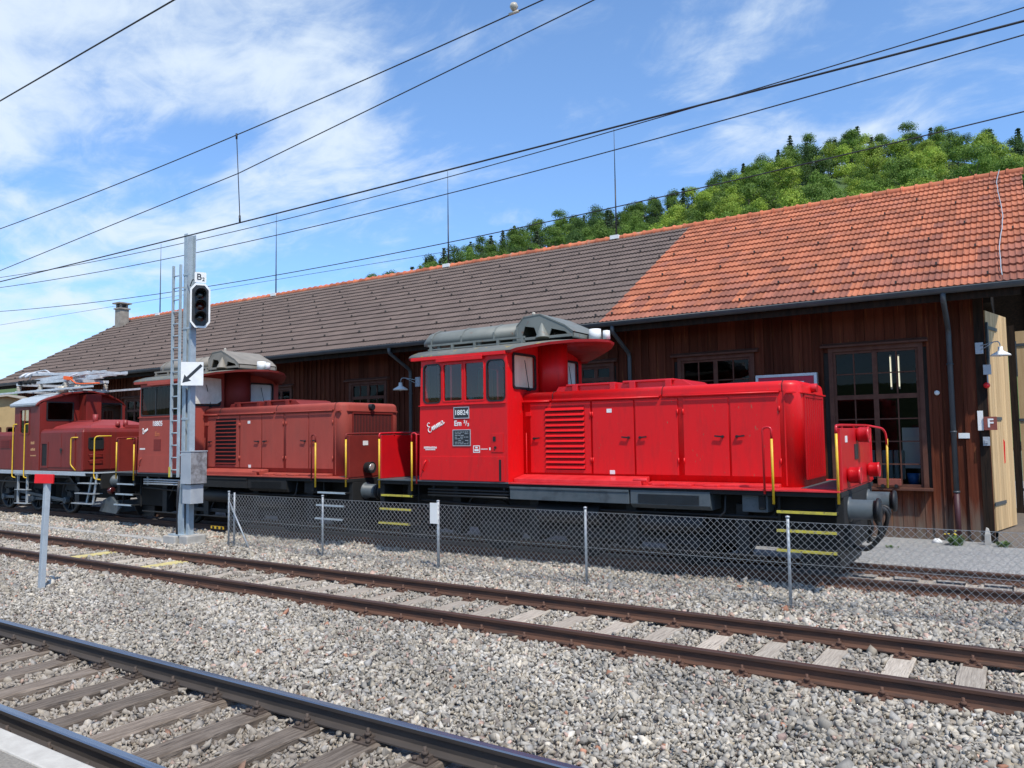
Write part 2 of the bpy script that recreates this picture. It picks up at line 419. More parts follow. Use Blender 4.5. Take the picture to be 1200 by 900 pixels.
M['tile_old'] = mat('sooted_clay_tiles', (.30, .100, .058), (.235, .085, .054), rough=.85, scale=2, tint=.25)
M['tile_brown'] = mat('brown_grey_tiles', (.138, .099, .081), (.112, .080, .066), rough=.75, scale=.7, amt=(.3, .7), c3=(.19, .12, .09), s3=3, amt3=(.66, .8), tint=.13)
M['tile_hook'] = mat('dark_snow_hooks', (.03, .028, .026), rough=.7)
M['ridge'] = mat('orange_ridge_tiles', (.58, .18, .085), (.42, .12, .06), rough=.85, scale=4, c3=(.32, .26, .20), s3=3, amt3=(.6, .75), tint=.25)
M['plaster'] = mat('grimy_chimney_plaster', (.34, .30, .25), (.22, .19, .16), rough=.95, scale=4)
M['beige'] = mat('beige_coach_paint', (.58, .42, .20), (.50, .36, .17), rough=.6, scale=3)
M['beige_roof'] = mat('pale_coach_roof', (.50, .45, .36), rough=.7)
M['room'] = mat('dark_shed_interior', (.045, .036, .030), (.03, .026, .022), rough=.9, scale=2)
M['glass'] = glass('window_glass', (.72, .78, .80), 1.9)
M['glass_dark'] = glass('grimy_window_glass', (.60, .63, .62), .45)
M['glass_dusty'] = glass('dusty_cab_glass', (.30, .32, .32), .6)
M['glass_clear'] = glass('cab_front_glass', (.95, .95, .94), .8)
M['cable'] = mat('dark_cable', (.020, .020, .024), rough=.5)
M['wire_mesh'] = mat('galvanised_wire', (.40, .41, .41), rough=.45, metal=.4)
M['paper'] = mat('white_paper', (.75, .75, .72), rough=.8)
M['blue'] = mat('blue_plastic', (.02, .12, .35), rough=.4)
M['hose'] = mat('black_hose_rubber', (.012, .012, .012), rough=.55)
M['brick_red'] = mat('brown_red_wagon_paint', (.26, .07, .045), (.20, .05, .035), rough=.6, scale=9)
M['leaf'] = mat('weed_leaf', (.06, .12, .025), (.10, .16, .04), rough=.7, scale=9)
M['flower'] = mat('yellow_petal', (.75, .55, .02), rough=.7)
def emit(name, c, s):
    m = bpy.data.materials.new(name); m.use_nodes = True
    p = m.node_tree.nodes['Principled BSDF']; p.inputs['Emission Color'].default_value = (*c, 1); p.inputs['Emission Strength'].default_value = s
    return m
M['tube'] = emit('lit_fluorescent_tube', (1, .9, .66), 1.6)

def ground_mat(name, base, pal, vscale, bump=1.0, dist=.03):
    """stones read from a voronoi pattern: one colour per cell"""
    m = bpy.data.materials.new(name); m.use_nodes = True
    t = m.node_tree; L = t.links.new; N = t.nodes.new; p = t.nodes['Principled BSDF']
    p.inputs['Roughness'].default_value = .95; p.inputs['Specular IOR Level'].default_value = .2
    tcn = N('ShaderNodeTexCoord'); v = N('ShaderNodeTexVoronoi'); v.inputs['Scale'].default_value = vscale
    L(tcn.outputs['Object'], v.inputs['Vector'])
    sp = N('ShaderNodeSeparateColor'); L(v.outputs['Color'], sp.inputs[0])
    cr = N('ShaderNodeValToRGB')
    e = cr.color_ramp.elements
    e[0].position = 0; e[0].color = (*pal[0], 1); e[1].position = 1; e[1].color = (*pal[-1], 1)
    for i, c in enumerate(pal[1:-1]):
        x = e.new((i + 1) / (len(pal) - 1)); x.color = (*c, 1)
    L(sp.outputs[0], cr.inputs[0])
    nz = N('ShaderNodeTexNoise'); nz.inputs['Scale'].default_value = .9; nz.inputs['Detail'].default_value = 5; L(tcn.outputs['Object'], nz.inputs['Vector'])
    mr = N('ShaderNodeMapRange'); mr.inputs['From Min'].default_value = .35; mr.inputs['From Max'].default_value = .7; L(nz.outputs['Fac'], mr.inputs[0])
    mxn = N('ShaderNodeMix'); mxn.data_type = 'RGBA'; L(mr.outputs[0], mxn.inputs[0]); L(cr.outputs[0], mxn.inputs[6])
    mxn.inputs[7].default_value = (*base, 1)
    mm = N('ShaderNodeMix'); mm.data_type = 'RGBA'; mm.inputs[0].default_value = .35; L(cr.outputs[0], mm.inputs[6]); L(mxn.outputs[2], mm.inputs[7])
    L(mm.outputs[2], p.inputs['Base Color'])
    b = N('ShaderNodeBump'); b.inputs['Strength'].default_value = bump; b.inputs['Distance'].default_value = dist; b.invert = True
    L(v.outputs['Distance'], b.inputs['Height']); L(b.outputs[0], p.inputs['Normal'])
    return m
M['ballast_bed'] = ground_mat('ballast_bed_stones', (.27, .25, .23), [(.17, .165, .16), (.33, .32, .30), (.27, .25, .235), (.42, .40, .375), (.22, .21, .20), (.36, .26, .23), (.30, .29, .28)], 22)
M['gravel'] = ground_mat('fine_yard_gravel', (.33, .325, .315), [(.20, .20, .19), (.38, .375, .36), (.30, .295, .285), (.46, .45, .43), (.25, .245, .235)], 30, 1.0, .03)
M['field'] = mat('rough_ground', (.16, .15, .10), (.10, .12, .05), rough=.95, scale=.3)
M['hillside'] = mat('forest_floor', (.050, .090, .022), (.070, .115, .028), rough=.95, scale=.08)
def stone_mat():
    m = bpy.data.materials.new('ballast_stone'); m.use_nodes = True
    t = m.node_tree; L = t.links.new; N = t.nodes.new; p = t.nodes['Principled BSDF']
    p.inputs['Roughness'].default_value = .9; p.inputs['Specular IOR Level'].default_value = .25
    a = N('ShaderNodeAttribute'); a.attribute_name = 'stone'
    nz = N('ShaderNodeTexNoise'); nz.inputs['Scale'].default_value = 45; nz.inputs['Detail'].default_value = 4
    g = N('ShaderNodeTexCoord'); L(g.outputs['Object'], nz.inputs['Vector'])
    mr = N('ShaderNodeMapRange'); mr.inputs['To Min'].default_value = .72; mr.inputs['To Max'].default_value = 1.28; L(nz.outputs['Fac'], mr.inputs[0])
    cc = N('ShaderNodeCombineColor')
    for i in range(3): L(mr.outputs[0], cc.inputs[i])
    x = N('ShaderNodeMix'); x.data_type = 'RGBA'; x.blend_type = 'MULTIPLY'; x.inputs[0].default_value = 1
    L(a.outputs['Color'], x.inputs[6]); L(cc.outputs[0], x.inputs[7]); L(x.outputs[2], p.inputs['Base Color'])
    return m
M['stone'] = stone_mat()

def text(s, size, mtl, parent, loc, rot, name='lettering', ext=.002, shear=0, bold=0, spacing=1.0):
    """flat raised lettering as a mesh part; loc relative to the parent"""
    c = bpy.data.curves.new(name, 'FONT'); c.body = s; c.size = size; c.extrude = ext; c.shear = shear; c.offset = bold
    c.align_x = 'CENTER'; c.align_y = 'CENTER'; c.space_character = spacing
    c.materials.append(mtl)
    tmp = bpy.data.objects.new(name, c); COL.objects.link(tmp)
    dg = bpy.context.evaluated_depsgraph_get()
    me = bpy.data.meshes.new_from_object(tmp.evaluated_get(dg))
    bpy.data.objects.remove(tmp); bpy.data.curves.remove(c)
    o = bpy.data.objects.new(name, me); COL.objects.link(o)
    o.parent = parent; o.location = loc; o.rotation_euler = rot
    return o
SIDE = (R(90), 0, 0)        # lettering that faces -y

# ------------------------------------------------------------------ ground, platform, hill
YN, YS, YL = 3.975, 8.70, 13.60        # track centres: near, second, locomotive track
RG = .7535
def ballast_h(x, y):
    """top of the ballast"""
    y = np.asarray(y, float)
    h = np.full(y.shape, -.185)
    for yc, crib in ((YN, -.235), (YS, -.205), (YL, -.215)):
        d = np.abs(y - yc)
        h = np.where(d < .66, crib, h)
        h = np.where((d >= .66) & (d < .95), -.205, h)
    mid = (YN + YS) / 2
    h = h + .035 * np.exp(-((y - mid) / .7) ** 2)
    return h + .018 * np.sin(x * 1.7 + y * .6) * np.sin(y * 2.3 + x * .4)

mb = MB()
mb.add([(-3000, -3000, -.5), (3000, -3000, -.5), (3000, 3000, -.5), (-3000, 3000, -.5)], [(0, 1, 2, 3)])
tag(mb.build('ground', M['field']), kind='structure')
ys = sorted(set(np.round(np.concatenate([np.arange(2.0, 16.6, .15)]), 3)))
xs = np.arange(-90, 26.1, 1.0)
X_, Y_ = np.meshgrid(xs, ys, indexing='ij')
Z_ = ballast_h(X_, Y_) - .03
mb = MB()
nx_, ny_ = X_.shape
mb.add([(float(a), float(b), float(c)) for a, b, c in zip(X_.ravel(), Y_.ravel(), Z_.ravel())],
       [(i * ny_ + j, (i + 1) * ny_ + j, (i + 1) * ny_ + j + 1, i * ny_ + j + 1) for i in range(nx_ - 1) for j in range(ny_ - 1)], 0, True)
tag(mb.build('ballast_bed', M['ballast_bed']), kind='structure')
mb = MB()
mb.prism([(14.86, -.5), (14.86, -.17), (15.2, -.085), (18.0, -.045), (40, -.04), (40, -.5)], 'x', -90, 40)
tag(mb.build('gravel_yard', M['gravel']), kind='structure')
mb = MB()
mb.box(-60, 20, -6, 2.235, -.5, .446, 0)
mb.box(-60, 20, 2.237, 2.40, -.45, .45, 1)
tag(mb.build('platform', [M['asphalt'], M['edge_white']], bevel=.012), kind='structure')

# skyline of the wooded hill: (azimuth from +y, tangent of the height of the tree tops)
SKY = [(-75, .10), (-60, .13), (-47.1, .188), (-42.15, .2125), (-37.7, .2525), (-30.5, .2854), (-25.4, .2988), (-20.4, .3129), (-17.1, .3351), (-12.7, .3624), (-9.3, .3635), (-5.6, .3543), (-3.5, .3535), (-.9, .3434), (1.2, .323), (5.3, .30), (20, .27), (40, .24)]
SA = np.array([a for a, _ in SKY]); ST = np.array([b for _, b in SKY])
def sky_tan(a): return np.interp(a, SA, ST)
def hill_z(a, r):
    D = 370.0
    top = sky_tan(a) * D - 15.0
    t = np.clip((r - 110.0) / (D - 110.0), 0, 1.25)
    return np.where(t <= 1, top * t ** .92 - .6, top * (1 - (t - 1) * 1.2))
az = np.arange(-75, 40.1, 1.0); rad = np.arange(110, 480, 10.0)
mb = MB()
mb.add([(float(r_ * math.sin(R(a))), float(r_ * math.cos(R(a))), float(hill_z(a, r_) + 1.3 * math.sin(a * 2.1 + r_ * .07))) for a in az for r_ in rad],
       [(i * len(rad) + j, (i + 1) * len(rad) + j, (i + 1) * len(rad) + j + 1, i * len(rad) + j + 1) for i in range(len(az) - 1) for j in range(len(rad) - 1)], 0, True)
tag(mb.build('hill', M['hillside']), kind='structure')

mb = MB()
gx = np.linspace(-420, 420, 29); gy = np.linspace(-40, -400, 19)
mb.add([(float(a), float(b), float(-.6 + (14 + 2 * math.sin(a * .021) + 1.5 * math.sin(a * .07 + b * .05)) * min(1, (-b - 40) / 120) ** .8)) for a in gx for b in gy],
       [(i * 19 + j, i * 19 + j + 1, (i + 1) * 19 + j + 1, (i + 1) * 19 + j) for i in range(28) for j in range(18)], 0, True)
tag(mb.build('hill', M['hillside']), kind='structure')  # unseen hill behind the camera, added to block low sky from window reflections

# ------------------------------------------------------------------ ballast stones (one mass of stuff)
def ballast_stones():
    import bmesh
    shapes = []; faces = []
    for k in range(48):
        pts = RNG.uniform(-1, 1, (10, 3)); pts = np.sign(pts) * np.abs(pts) ** .6
        pts *= RNG.uniform((.75, .6, .36), (1.2, .95, .66))
        bm = bmesh.new()
        for p in pts: bm.verts.new(p)
        r_ = bmesh.ops.convex_hull(bm, input=bm.verts)
        bmesh.ops.delete(bm, geom=[g for g in r_['geom_interior'] if isinstance(g, bmesh.types.BMVert)], context='VERTS')
        bmesh.ops.recalc_face_normals(bm, faces=bm.faces)
        bm.verts.index_update(); bm.verts.ensure_lookup_table()
        shapes.append(np.array([v.co[:] for v in bm.verts])); faces.append(np.array([[v.index for v in f.verts] for f in bm.faces]))
        bm.free()
    P = []; S = []
    y = 2.42
    while y < 12.95:
        x0 = -2.75 * y - 1.5; x1 = 2.2
        dist = math.hypot(y, .9 * y)
        sz = .0235 if y < 6.5 else (.0255 if y < 9.8 else .030)
        pitch = sz * 1.62
        n = int((x1 - x0) / pitch)
        px = x0 + (np.arange(n) + RNG.uniform(-.6, .6, n)) * pitch
        py = y + RNG.uniform(-.5, .5, n) * pitch
        far = np.hypot(px, py) > 15
        keep = ~far | (RNG.random(n) < .7)
        P.append(np.stack([px, py], 1)[keep]); S.append((sz * RNG.lognormal(0, .30, n) * np.where(far, 1.2, 1))[keep])
        y += pitch * .92
    P = np.concatenate(P); S = np.concatenate(S)
    # a second loose layer on top
    k = RNG.random(len(P)) < .5
    P2 = P[k] + RNG.normal(0, .02, (k.sum(), 2)); S2 = S[k] * .95
    lift = np.concatenate([np.zeros(len(P)), np.full(len(P2), .026)])
    P = np.concatenate([P, P2]); S = np.concatenate([S, S2])
    ok = np.ones(len(P), bool)
    for yc in (YN, YS, YL):
        for s_ in (-1, 1):
            ok &= np.abs(P[:, 1] - (yc + s_ * RG)) > .075
    ok &= ~((np.abs(P[:, 1] - YL) < .8) & (P[:, 0] > -30) & (RNG.random(len(P)) < .2))
    for yc, sp, xo, in TRACK_SP:
        dx = np.abs((P[:, 0] - xo + sp / 2) % sp - sp / 2)
        dy = np.abs(P[:, 1] - yc)
        on = (dx < .135)
        ok &= ~(on & (dy < .66))
        ok &= ~(on & (dy >= .66) & (dy < 1.28) & (RNG.random(len(P)) < np.where(dy < .98, .9, .30)))
    P, S, lift = P[ok], S[ok], lift[ok]
    n = len(P)
    z = ballast_h(P[:, 0], P[:, 1]) + lift + RNG.normal(0, .006, n) - .008
    near_s = np.zeros(n, bool)
    for yc, sp, xo in TRACK_SP:
        dy = np.abs(P[:, 1] - yc)
        near_s |= (dy > .8) & (dy < 1.3)
    z = z + np.where(near_s, .016, 0)
    # random rotations
    q = RNG.normal(size=(n, 4)); q[:, 1:3] *= .6; q /= np.linalg.norm(q, axis=1)[:, None]
    w, a, b, c = q.T
    Rm = np.stack([1 - 2 * (b * b + c * c), 2 * (a * b - w * c), 2 * (a * c + w * b), 2 * (a * b + w * c), 1 - 2 * (a * a + c * c), 2 * (b * c - w * a), 2 * (a * c - w * b), 2 * (b * c + w * a), 1 - 2 * (a * a + b * b)], 1).reshape(n, 3, 3)
    kind = RNG.integers(0, len(shapes), n); C3 = np.stack([P[:, 0], P[:, 1], z], 1)
    VL = []; TL = []; IL = []; off = 0
    for k in range(len(shapes)):
        idx = np.nonzero(kind == k)[0]; nv = len(shapes[k])
        vv = np.einsum('nij,nkj->nki', Rm[idx], shapes[k][None] * (S[idx] * 1.22)[:, None, None]) + C3[idx][:, None, :]
        VL.append(vv.reshape(-1, 3)); IL.append(np.repeat(idx, nv))
        TL.append((faces[k][None] + (off + np.arange(len(idx)) * nv)[:, None, None]).reshape(-1)); off += len(idx) * nv
    V = np.concatenate(VL); T = np.concatenate(TL); IDX = np.concatenate(IL)
    # colours: greys, warm greys, a few pink and rust stones, slow patches
    g = np.clip(RNG.normal(.315, .078, n) * (1 + .16 * np.sin(P[:, 0] * 1.3 + 2 * np.sin(P[:, 1] * 1.9)) * np.sin(P[:, 1] * 1.1 + .5)), .09, .62)
    warm = RNG.normal(0, .5, n)
    colr = np.stack([g * (1.13 + .06 * warm), g * (1.03 + .01 * warm), g * (.87 - .06 * warm)], 1)
    patch = .5 + .5 * np.sin(P[:, 0] * .9 + 1.3) * np.sin(P[:, 1] * 1.4 + P[:, 0] * .3)
    pk = RNG.random(n) < .02 + .04 * patch ** 3 + .05 * (P[:, 1] > 9.6)
    colr[pk] = colr[pk] * np.array([1.12, .86, .82])
    rs = RNG.random(n) < .003
    colr[rs] = np.array([.40, .20, .13]) * RNG.uniform(.6, 1.2, (rs.sum(), 1))
    br = RNG.random(n) < .05
    colr[br] = np.array([.22, .19, .165]) * RNG.uniform(.6, 1.2, (br.sum(), 1))
    # brake dust browns the stones inside the running track and near the rails
    for yc, k in ((YN, .50), (YS, .24), (YL, .55)):
        d = np.abs(P[:, 1] - yc)
        f = k * np.clip(1.25 - d / 1.15, 0, 1)[:, None] * RNG.uniform(.5, 1.1, (n, 1))
        colr = colr * (1 - f) + f * np.array([.24, .195, .155])
    me = bpy.data.meshes.new('ballast')
    me.vertices.add(len(V)); me.vertices.foreach_set('co', V.reshape(-1))
    nf = len(T) // 3
    me.loops.add(nf * 3); me.loops.foreach_set('vertex_index', T.astype(np.int32))
    me.polygons.add(nf); me.polygons.foreach_set('loop_start', np.arange(nf, dtype=np.int32) * 3)
    me.polygons.foreach_set('loop_total', np.full(nf, 3, np.int32))
    at = me.attributes.new('stone', 'FLOAT_COLOR', 'POINT')
    c4 = np.ones((len(V), 4), np.float32); c4[:, :3] = colr[IDX]
    at.data.foreach_set('color', c4.reshape(-1))
    me.update(calc_edges=True)
    me.materials.append(M['stone'])
    o = bpy.data.objects.new('ballast', me); COL.objects.link(o)
    print('stones', n)
    return tag(o, 'loose grey and pinkish crushed stone ballast lying between and beside the tracks', 'ballast', kind='stuff')
TRACK_SP = [(YN, .65, -9.06), (YS, .645, -2.45), (YL, .65, -2.0)]
ballast_stones()

# ------------------------------------------------------------------ tracks
RAILP = [(-.065, -.165), (.065, -.165), (.065, -.153), (.012, -.130), (.009, -.050), (.033, -.040), (.036, -.010), (.027, 0), (-.027, 0), (-.036, -.010), (-.033, -.040), (-.009, -.050), (-.012, -.130), (-.065, -.153)]
def make_rail(yo, mats, parent, x0, x1, org):
    m = MB(org)
    pts = RAILP; n = len(pts)
    vs = [(x0, yo + a, b) for a, b in pts] + [(x1, yo + a, b) for a, b in pts]
    for k in range(n):
        j = (k + 1) % n
        m.add([vs[k], vs[j], vs[n + j], vs[n + k]], [(0, 1, 2, 3)], 1 if k in (6, 7, 8) else 0)
    m.add(vs[:n], [list(range(n))], 0); m.add(vs[n:], [list(range(n))[::-1]], 0)
    return m.build('rail', mats, parent)
def sleeper_mesh(mt, seed):
    rs = random.Random(seed)
    m = MB(); n = 14
    # slightly uneven edges along the length
    rings = []
    for i in range(n + 1):
        y = -1.25 + 2.5 * i / n
        j = lambda: rs.uniform(-.006, .006)
        rings.append([(-.125 + j(), y, -.33), (.125 + j(), y, -.33), (.125 + j(), y, -.19), (.112 + j(), y, -.176 + j() * .5), (-.112 + j(), y, -.176 + j() * .5), (-.125 + j(), y, -.19)])
    m.loft(rings, 0, False)
    return m.build('sleeper', mt)
def fastening_mesh(mt):
    m = MB()
    m.box(-.085, .085, -.19, .19, -.178, -.163)
    for s_ in (-1, 1):
        m.box(-.05, .05, s_ * .062 - (0 if s_ > 0 else .05), s_ * .062 + (.05 if s_ > 0 else 0), -.163, -.135)
        m.cyl((0, s_ * .098, -.163), (0, s_ * .098, -.075), .013, n=8)
        m.cyl((0, s_ * .098, -.135), (0, s_ * .098, -.108), .028, n=6)
        for q in (-1, 1):
            m.cyl((q * .055, s_ * .155, -.163), (q * .055, s_ * .155, -.135), .020, n=6)
    return m.build('rail_fastening', mt)
def make_track(yc, label, rail_mats, sl_m, fs_m, sp, xo, xa, xb, yellow=()):
    org = (-8, yc, -.3)
    t = thing('railway_track', org, label, 'railway track')
    for s_ in (-1, 1): make_rail(yc + s_ * RG, rail_mats, t, -88, 22, org)
    protos = [sleeper_mesh(M[sl_m], 5 + i) for i in range(4)]
    f0 = fastening_mesh(M[fs_m])
    used = set(); fu = False
    k0 = math.ceil((xa - xo) / sp); k1 = math.floor((xb - xo) / sp)
    for i, k in enumerate(range(k0, k1 + 1)):
        pr = protos[random.randrange(4)]
        if pr.name in used:
            o = pr.copy(); COL.objects.link(o)
        else:
            o = pr; used.add(pr.name)
        o.parent = t
        o.location = (xo + k * sp + random.uniform(-.015, .015) + 8, random.uniform(-.03, .03), .3 + random.uniform(-.004, .002))
        o.rotation_euler = (0, 0, R(random.uniform(-.6, .6)) + (math.pi if random.random() < .5 else 0))
        if k in yellow:
            mm = MB(); mm.box(-.15, .15, -.66, .66, -.172, -.152)
            y_ = mm.build('painted_board', M['yellow_sleeper'], o, bevel=.002)
        for s_ in (-1, 1):
            if fu: f = f0.copy(); COL.objects.link(f)
            else: f = f0; fu = True
            f.parent = o
            c, s2 = math.cos(-o.rotation_euler.z), math.sin(-o.rotation_euler.z)
            f.location = (0, s_ * RG, 0)
    for p in protos:
        if p.name not in used: bpy.data.objects.remove(p)
    return t
make_track(YN, 'running track nearest the platform, with polished rail tops on dark sleepers', [M['rail_side'], M['rail_top']], 'sleeper_dark', 'fasten', .65, -9.06, -15, .5)
make_track(YS, 'rusty middle track with pale grey sleepers, on the platform side of the wire fence', [M['rust_rail'], M['rust_top']], 'sleeper_grey', 'fasten_rust', .645, -2.45, -27, .9, (-18, -22))
make_track(YL, 'brown rusty track that the locomotives stand on beyond the wire fence', [M['rust_rail'], M['rust_top']], 'sleeper_grey', 'fasten_rust', .65, -2.0, -3.0, 1.5)

# concrete cable trough beside the mast, rusty plate in the ballast
mb = MB((-20, 11.0, -.2))
for i in range(10):
    mb.box(-28 + i * 1.2, -28 + i * 1.2 + 1.19, 10.9 + random.uniform(-.01, .01), 11.12, -.2, -.125, 0)
t = mb.build('cable_trough', M['concrete'], bevel=.008); t.location = (-20, 11.0, -.2)
tag(t, 'low pale concrete cable trough lids in the ballast left of the signal mast', 'cable trough')
mb = MB((-15.8, 6.9, -.16))
mb.box(-16.15, -15.4, 6.78, 7.02, -.165, -.145)
t = mb.build('rusty_plate', mat('orange_rust', (.42, .16, .075), (.30, .11, .06), rough=.9, scale=8), bevel=.004); t.location = (-15.8, 6.9, -.16)
tag(t, 'flat orange rusty plate lying on the ballast left of the red-topped post', 'metal plate')

# ------------------------------------------------------------------ shed
SHX0, SHX1, SHY, EZ = -41.6, -.52, 18.4, 5.16
RY, RZ = 24.2, 9.05
shed = thing('timber_goods_shed', (-20, 18.4, -.05), 'long dark brown board-clad railway shed with an orange and brown tiled roof', 'shed')
SO = (-20, 18.4, -.05)
def sb(): return MB(SO)
# window openings on the front: x0, x1, z0, z1, columns, rows below, rows above (transom)
WIN = [(-3.43, -1.72, 1.03, 4.02, 4, 4, 2), (-7.0, -5.27, 1.03, 4.05, 4, 4, 2), (-9.86, -8.95, 2.7, 4.05, 2, 2, 1), (-18.5, -17.0, 2.2, 4.0, 4, 4, 1), (-22.5, -21.5, 2.4, 3.98, 2, 3, 1), (-31.9, -30.7, 2.2, 3.95, 2, 3, 1)]
m = sb()
x = SHX0
while x < SHX1 - .02:
    w = min(random.uniform(.19, .26), SHX1 - x)
    d = random.uniform(0, .012); tn = random.random()
    segs = [(-.08, EZ + .1)]
    for (a, b, z0, z1, *_r) in WIN:
        if x + w > a and x < b:
            segs = [(-.08, z0), (z1, EZ + .1)]
    for z0, z1 in segs:
        foot = -1
        if foot > 0:
            m.box(x + .004, x + w - .004, SHY + .015 - d, SHY + .045, z0 + random.uniform(0, .04), foot, 1, tn)
            m.box(x + .004, x + w - .004, SHY + .015 - d, SHY + .045, foot, z1, 0, tn)
        else:
            m.box(x + .004, x + w - .004, SHY + .015 - d, SHY + .045, z0, z1, 0, tn)
    # cover strip over the joint
    ok = not any(x + w > a - .03 and x + w < b + .03 for a, b, *_r in WIN)
    if ok: m.box(x + w - .026, x + w + .026, SHY - .030, SHY + .012, .02, EZ + .1, 0, min(1, max(0, tn + random.uniform(-.2, .2))))
    x += w
m.box(SHX0, SHX1, SHY + .02, SHY + .14, 4.4, EZ + .12, 2)
m.build('front_wall', [M['wood'], M['wood_grey'], M['wood_black']], shed)
# dark inner skin, floor, back wall, left gable
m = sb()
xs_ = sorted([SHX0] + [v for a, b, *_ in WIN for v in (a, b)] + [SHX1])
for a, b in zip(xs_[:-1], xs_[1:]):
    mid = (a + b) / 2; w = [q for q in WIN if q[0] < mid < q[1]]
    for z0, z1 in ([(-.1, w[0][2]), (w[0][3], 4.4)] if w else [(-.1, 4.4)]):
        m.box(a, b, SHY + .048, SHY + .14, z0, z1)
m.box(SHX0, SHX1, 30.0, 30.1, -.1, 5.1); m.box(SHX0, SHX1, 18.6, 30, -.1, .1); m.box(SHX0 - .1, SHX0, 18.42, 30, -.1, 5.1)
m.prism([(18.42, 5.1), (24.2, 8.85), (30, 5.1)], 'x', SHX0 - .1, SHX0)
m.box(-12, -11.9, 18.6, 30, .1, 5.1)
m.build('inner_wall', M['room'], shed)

def tile_roof():
    a = Vector((0, RY - 17.35, RZ - 5.05)); Ls = a.length; up = a.normalized(); nrm = Vector((0, -up.z, up.y))
    rows = 18; rl = Ls / rows; tw = .235
    prof = ((0, .014), (.14, .0), (.28, .003), (.40, .024), (.52, .010), (.64, .0), (.78, .003), (.90, .024), (1.0, .014))
    for nm, x0, x1, orange in (('brown_tiles', -42.1, -8.72, False), ('orange_tiles', -8.72, .38, True)):
        m = sb(); n = round((x1 - x0) / tw); t_ = (x1 - x0) / n
        for r_ in range(rows):
            for k in range(n):
                base = Vector((x0 + k * t_ + (.0 if r_ % 2 else .0), 17.35, 5.05)) + up * (rl * r_)
                jl = random.uniform(-.005, .005); jn = random.uniform(0, .005); tl = random.uniform(-.003, .003)
                vs = []
                for (u, h) in prof:
                    lo = base + Vector((u * t_, 0, 0)) + up * (-.035 + jl) + nrm * (h + .046 + jn + tl * u)
                    hi = base + Vector((u * t_, 0, 0)) + up * (rl + .01) + nrm * (h + .002)
                    vs += [lo, hi, lo - nrm * .045]
                fs = []
                for i in range(len(prof) - 1):
                    fs += [(3 * i, 3 * i + 3, 3 * i + 4, 3 * i + 1), (3 * i + 2, 3 * i + 5, 3 * i + 3, 3 * i)]
                if orange:
                    old = random.random() < max(0, .80 - r_ * .14) or random.random() < .03
                    mi = 1 if old else 0
                else: mi = 0
                m.add(vs, fs, mi, False, random.random())
            # staggered snow hooks
            if r_ % 2 == 1 and r_ < rows - 2:
                st = 7; ph_ = (r_ // 2 * 3) % st
                for k in range(ph_, n, st):
                    b = Vector((x0 + (k + .8) * t_, 17.35, 5.05)) + up * (rl * r_ - .02) + nrm * .075
                    m.box(b.x - .016, b.x + .016, b.y - .035, b.y + .02, b.z - .03, b.z + .028, 2)
        m.build(nm, [M['tile_orange' if orange else 'tile_brown'], M['tile_old'], M['tile_hook']], shed)
    # back slope, boarding below the tiles, ridge
    m = sb()
    m.add([(-42.1, RY, RZ - .02), (.38, RY, RZ - .02), (.38, 31, 5.05), (-42.1, 31, 5.05)], [(0, 1, 2, 3)])
    m.build('back_slope', M['tile_brown'], shed)
    m = sb()
    m.prism([(17.38, 5.03), (17.38, 5.0), (18.42, 5.62), (RY, RZ - .14), (31, 4.95), (31, 5.0), (RY, RZ - .04)], 'x', -42.05, .34)
    for i in range(45):
        xx = -41.7 + i * .95
        m.bar((xx, 17.40, 4.94), (xx, 19.0, 5.86), .09, .12)
    m.build('roof_boarding', M['wood_black'], shed)
    m = sb()
    n = 118
    for i in range(n):
        x0 = -42.15 + i * (42.55 / n); x1 = x0 + 42.55 / n + .03
        rings = []
        for xx, rr_, in ((x0, .150), (x0 + .06, .150), (x0 + .065, .122), (x1, .118)):
            rings.append([(xx, RY + rr_ * math.cos(R(q)), RZ + .0 + rr_ * .95 * math.sin(R(q))) for q in range(-20, 201, 22)])
        k = len(rings[0]); tt = random.random()
        vs = [p for r_ in rings for p in r_]
        m.add(vs, [(q * k + j, q * k + j + 1, q * k + k + j + 1, q * k + k + j) for q in range(3) for j in range(k - 1)] + [tuple(range(k))], 0, False, tt)
    m.build('ridge_tiles', M['ridge'], shed)
tile_roof()
# gutter, fascia, verge board
m = sb()
rings = []
prof = [(.095 * math.cos(R(q)), .095 * math.sin(R(q))) for q in range(180, 361, 18)]
prof += [(.085 * math.cos(R(q)), .085 * math.sin(R(q))) for q in range(360, 179, -18)]
m.prism([(17.30 + a, 5.03 + b) for a, b in prof], 'x', -42.1, .28)
m.cyl((-42.1, 17.207, 5.032), (.28, 17.207, 5.032), .014, n=8)
for i in range(42): m.bar((-41.6 + i, 17.205, 5.03), (-41.6 + i, 17.40, 5.06), .03, .012)
m.build('gutter', M['pipe'], shed)
m = sb(); m.box(-42.1, .15, 17.415, 17.45, 4.80, 5.0); m.build('fascia_board', M['wood_black'], shed)
m = sb()
m.prism([(17.32, 5.06), (17.32, 4.84), (18.2, 5.3), (RY, 8.75), (31, 4.8), (31, 5.05), (RY, RZ)], 'x', .343, .375)
m.build('verge_board', M['wood_black'], shed)
m = sb()
pts = []
for k in range(20):
    f_ = k / 19
    pts.append((-.12 - .045 * math.sin(k * .5) + random.uniform(-.015, .015), 17.4 + f_ * (RY - 17.4), 5.20 + f_ * (RZ - 5.05)))
m.tube(pts, .009, n=6); m.build('lightning_cable', M['mast'], shed)
for xx in (-38.85, -29.35, -18.9, -11.45):
    m = sb(); m.cyl((xx, RY, 9.0), (xx, RY, 11.2), .032, .022, n=8); m.cyl((xx, RY, 11.2), (xx, RY, 13.0), .018, .008, n=8)
    m.box(xx - .16, xx + .16, RY - .2, RY + .14, 9.02, 9.155, 1)
    m.build('lightning_rod', [M['cable'], M['white']], shed)
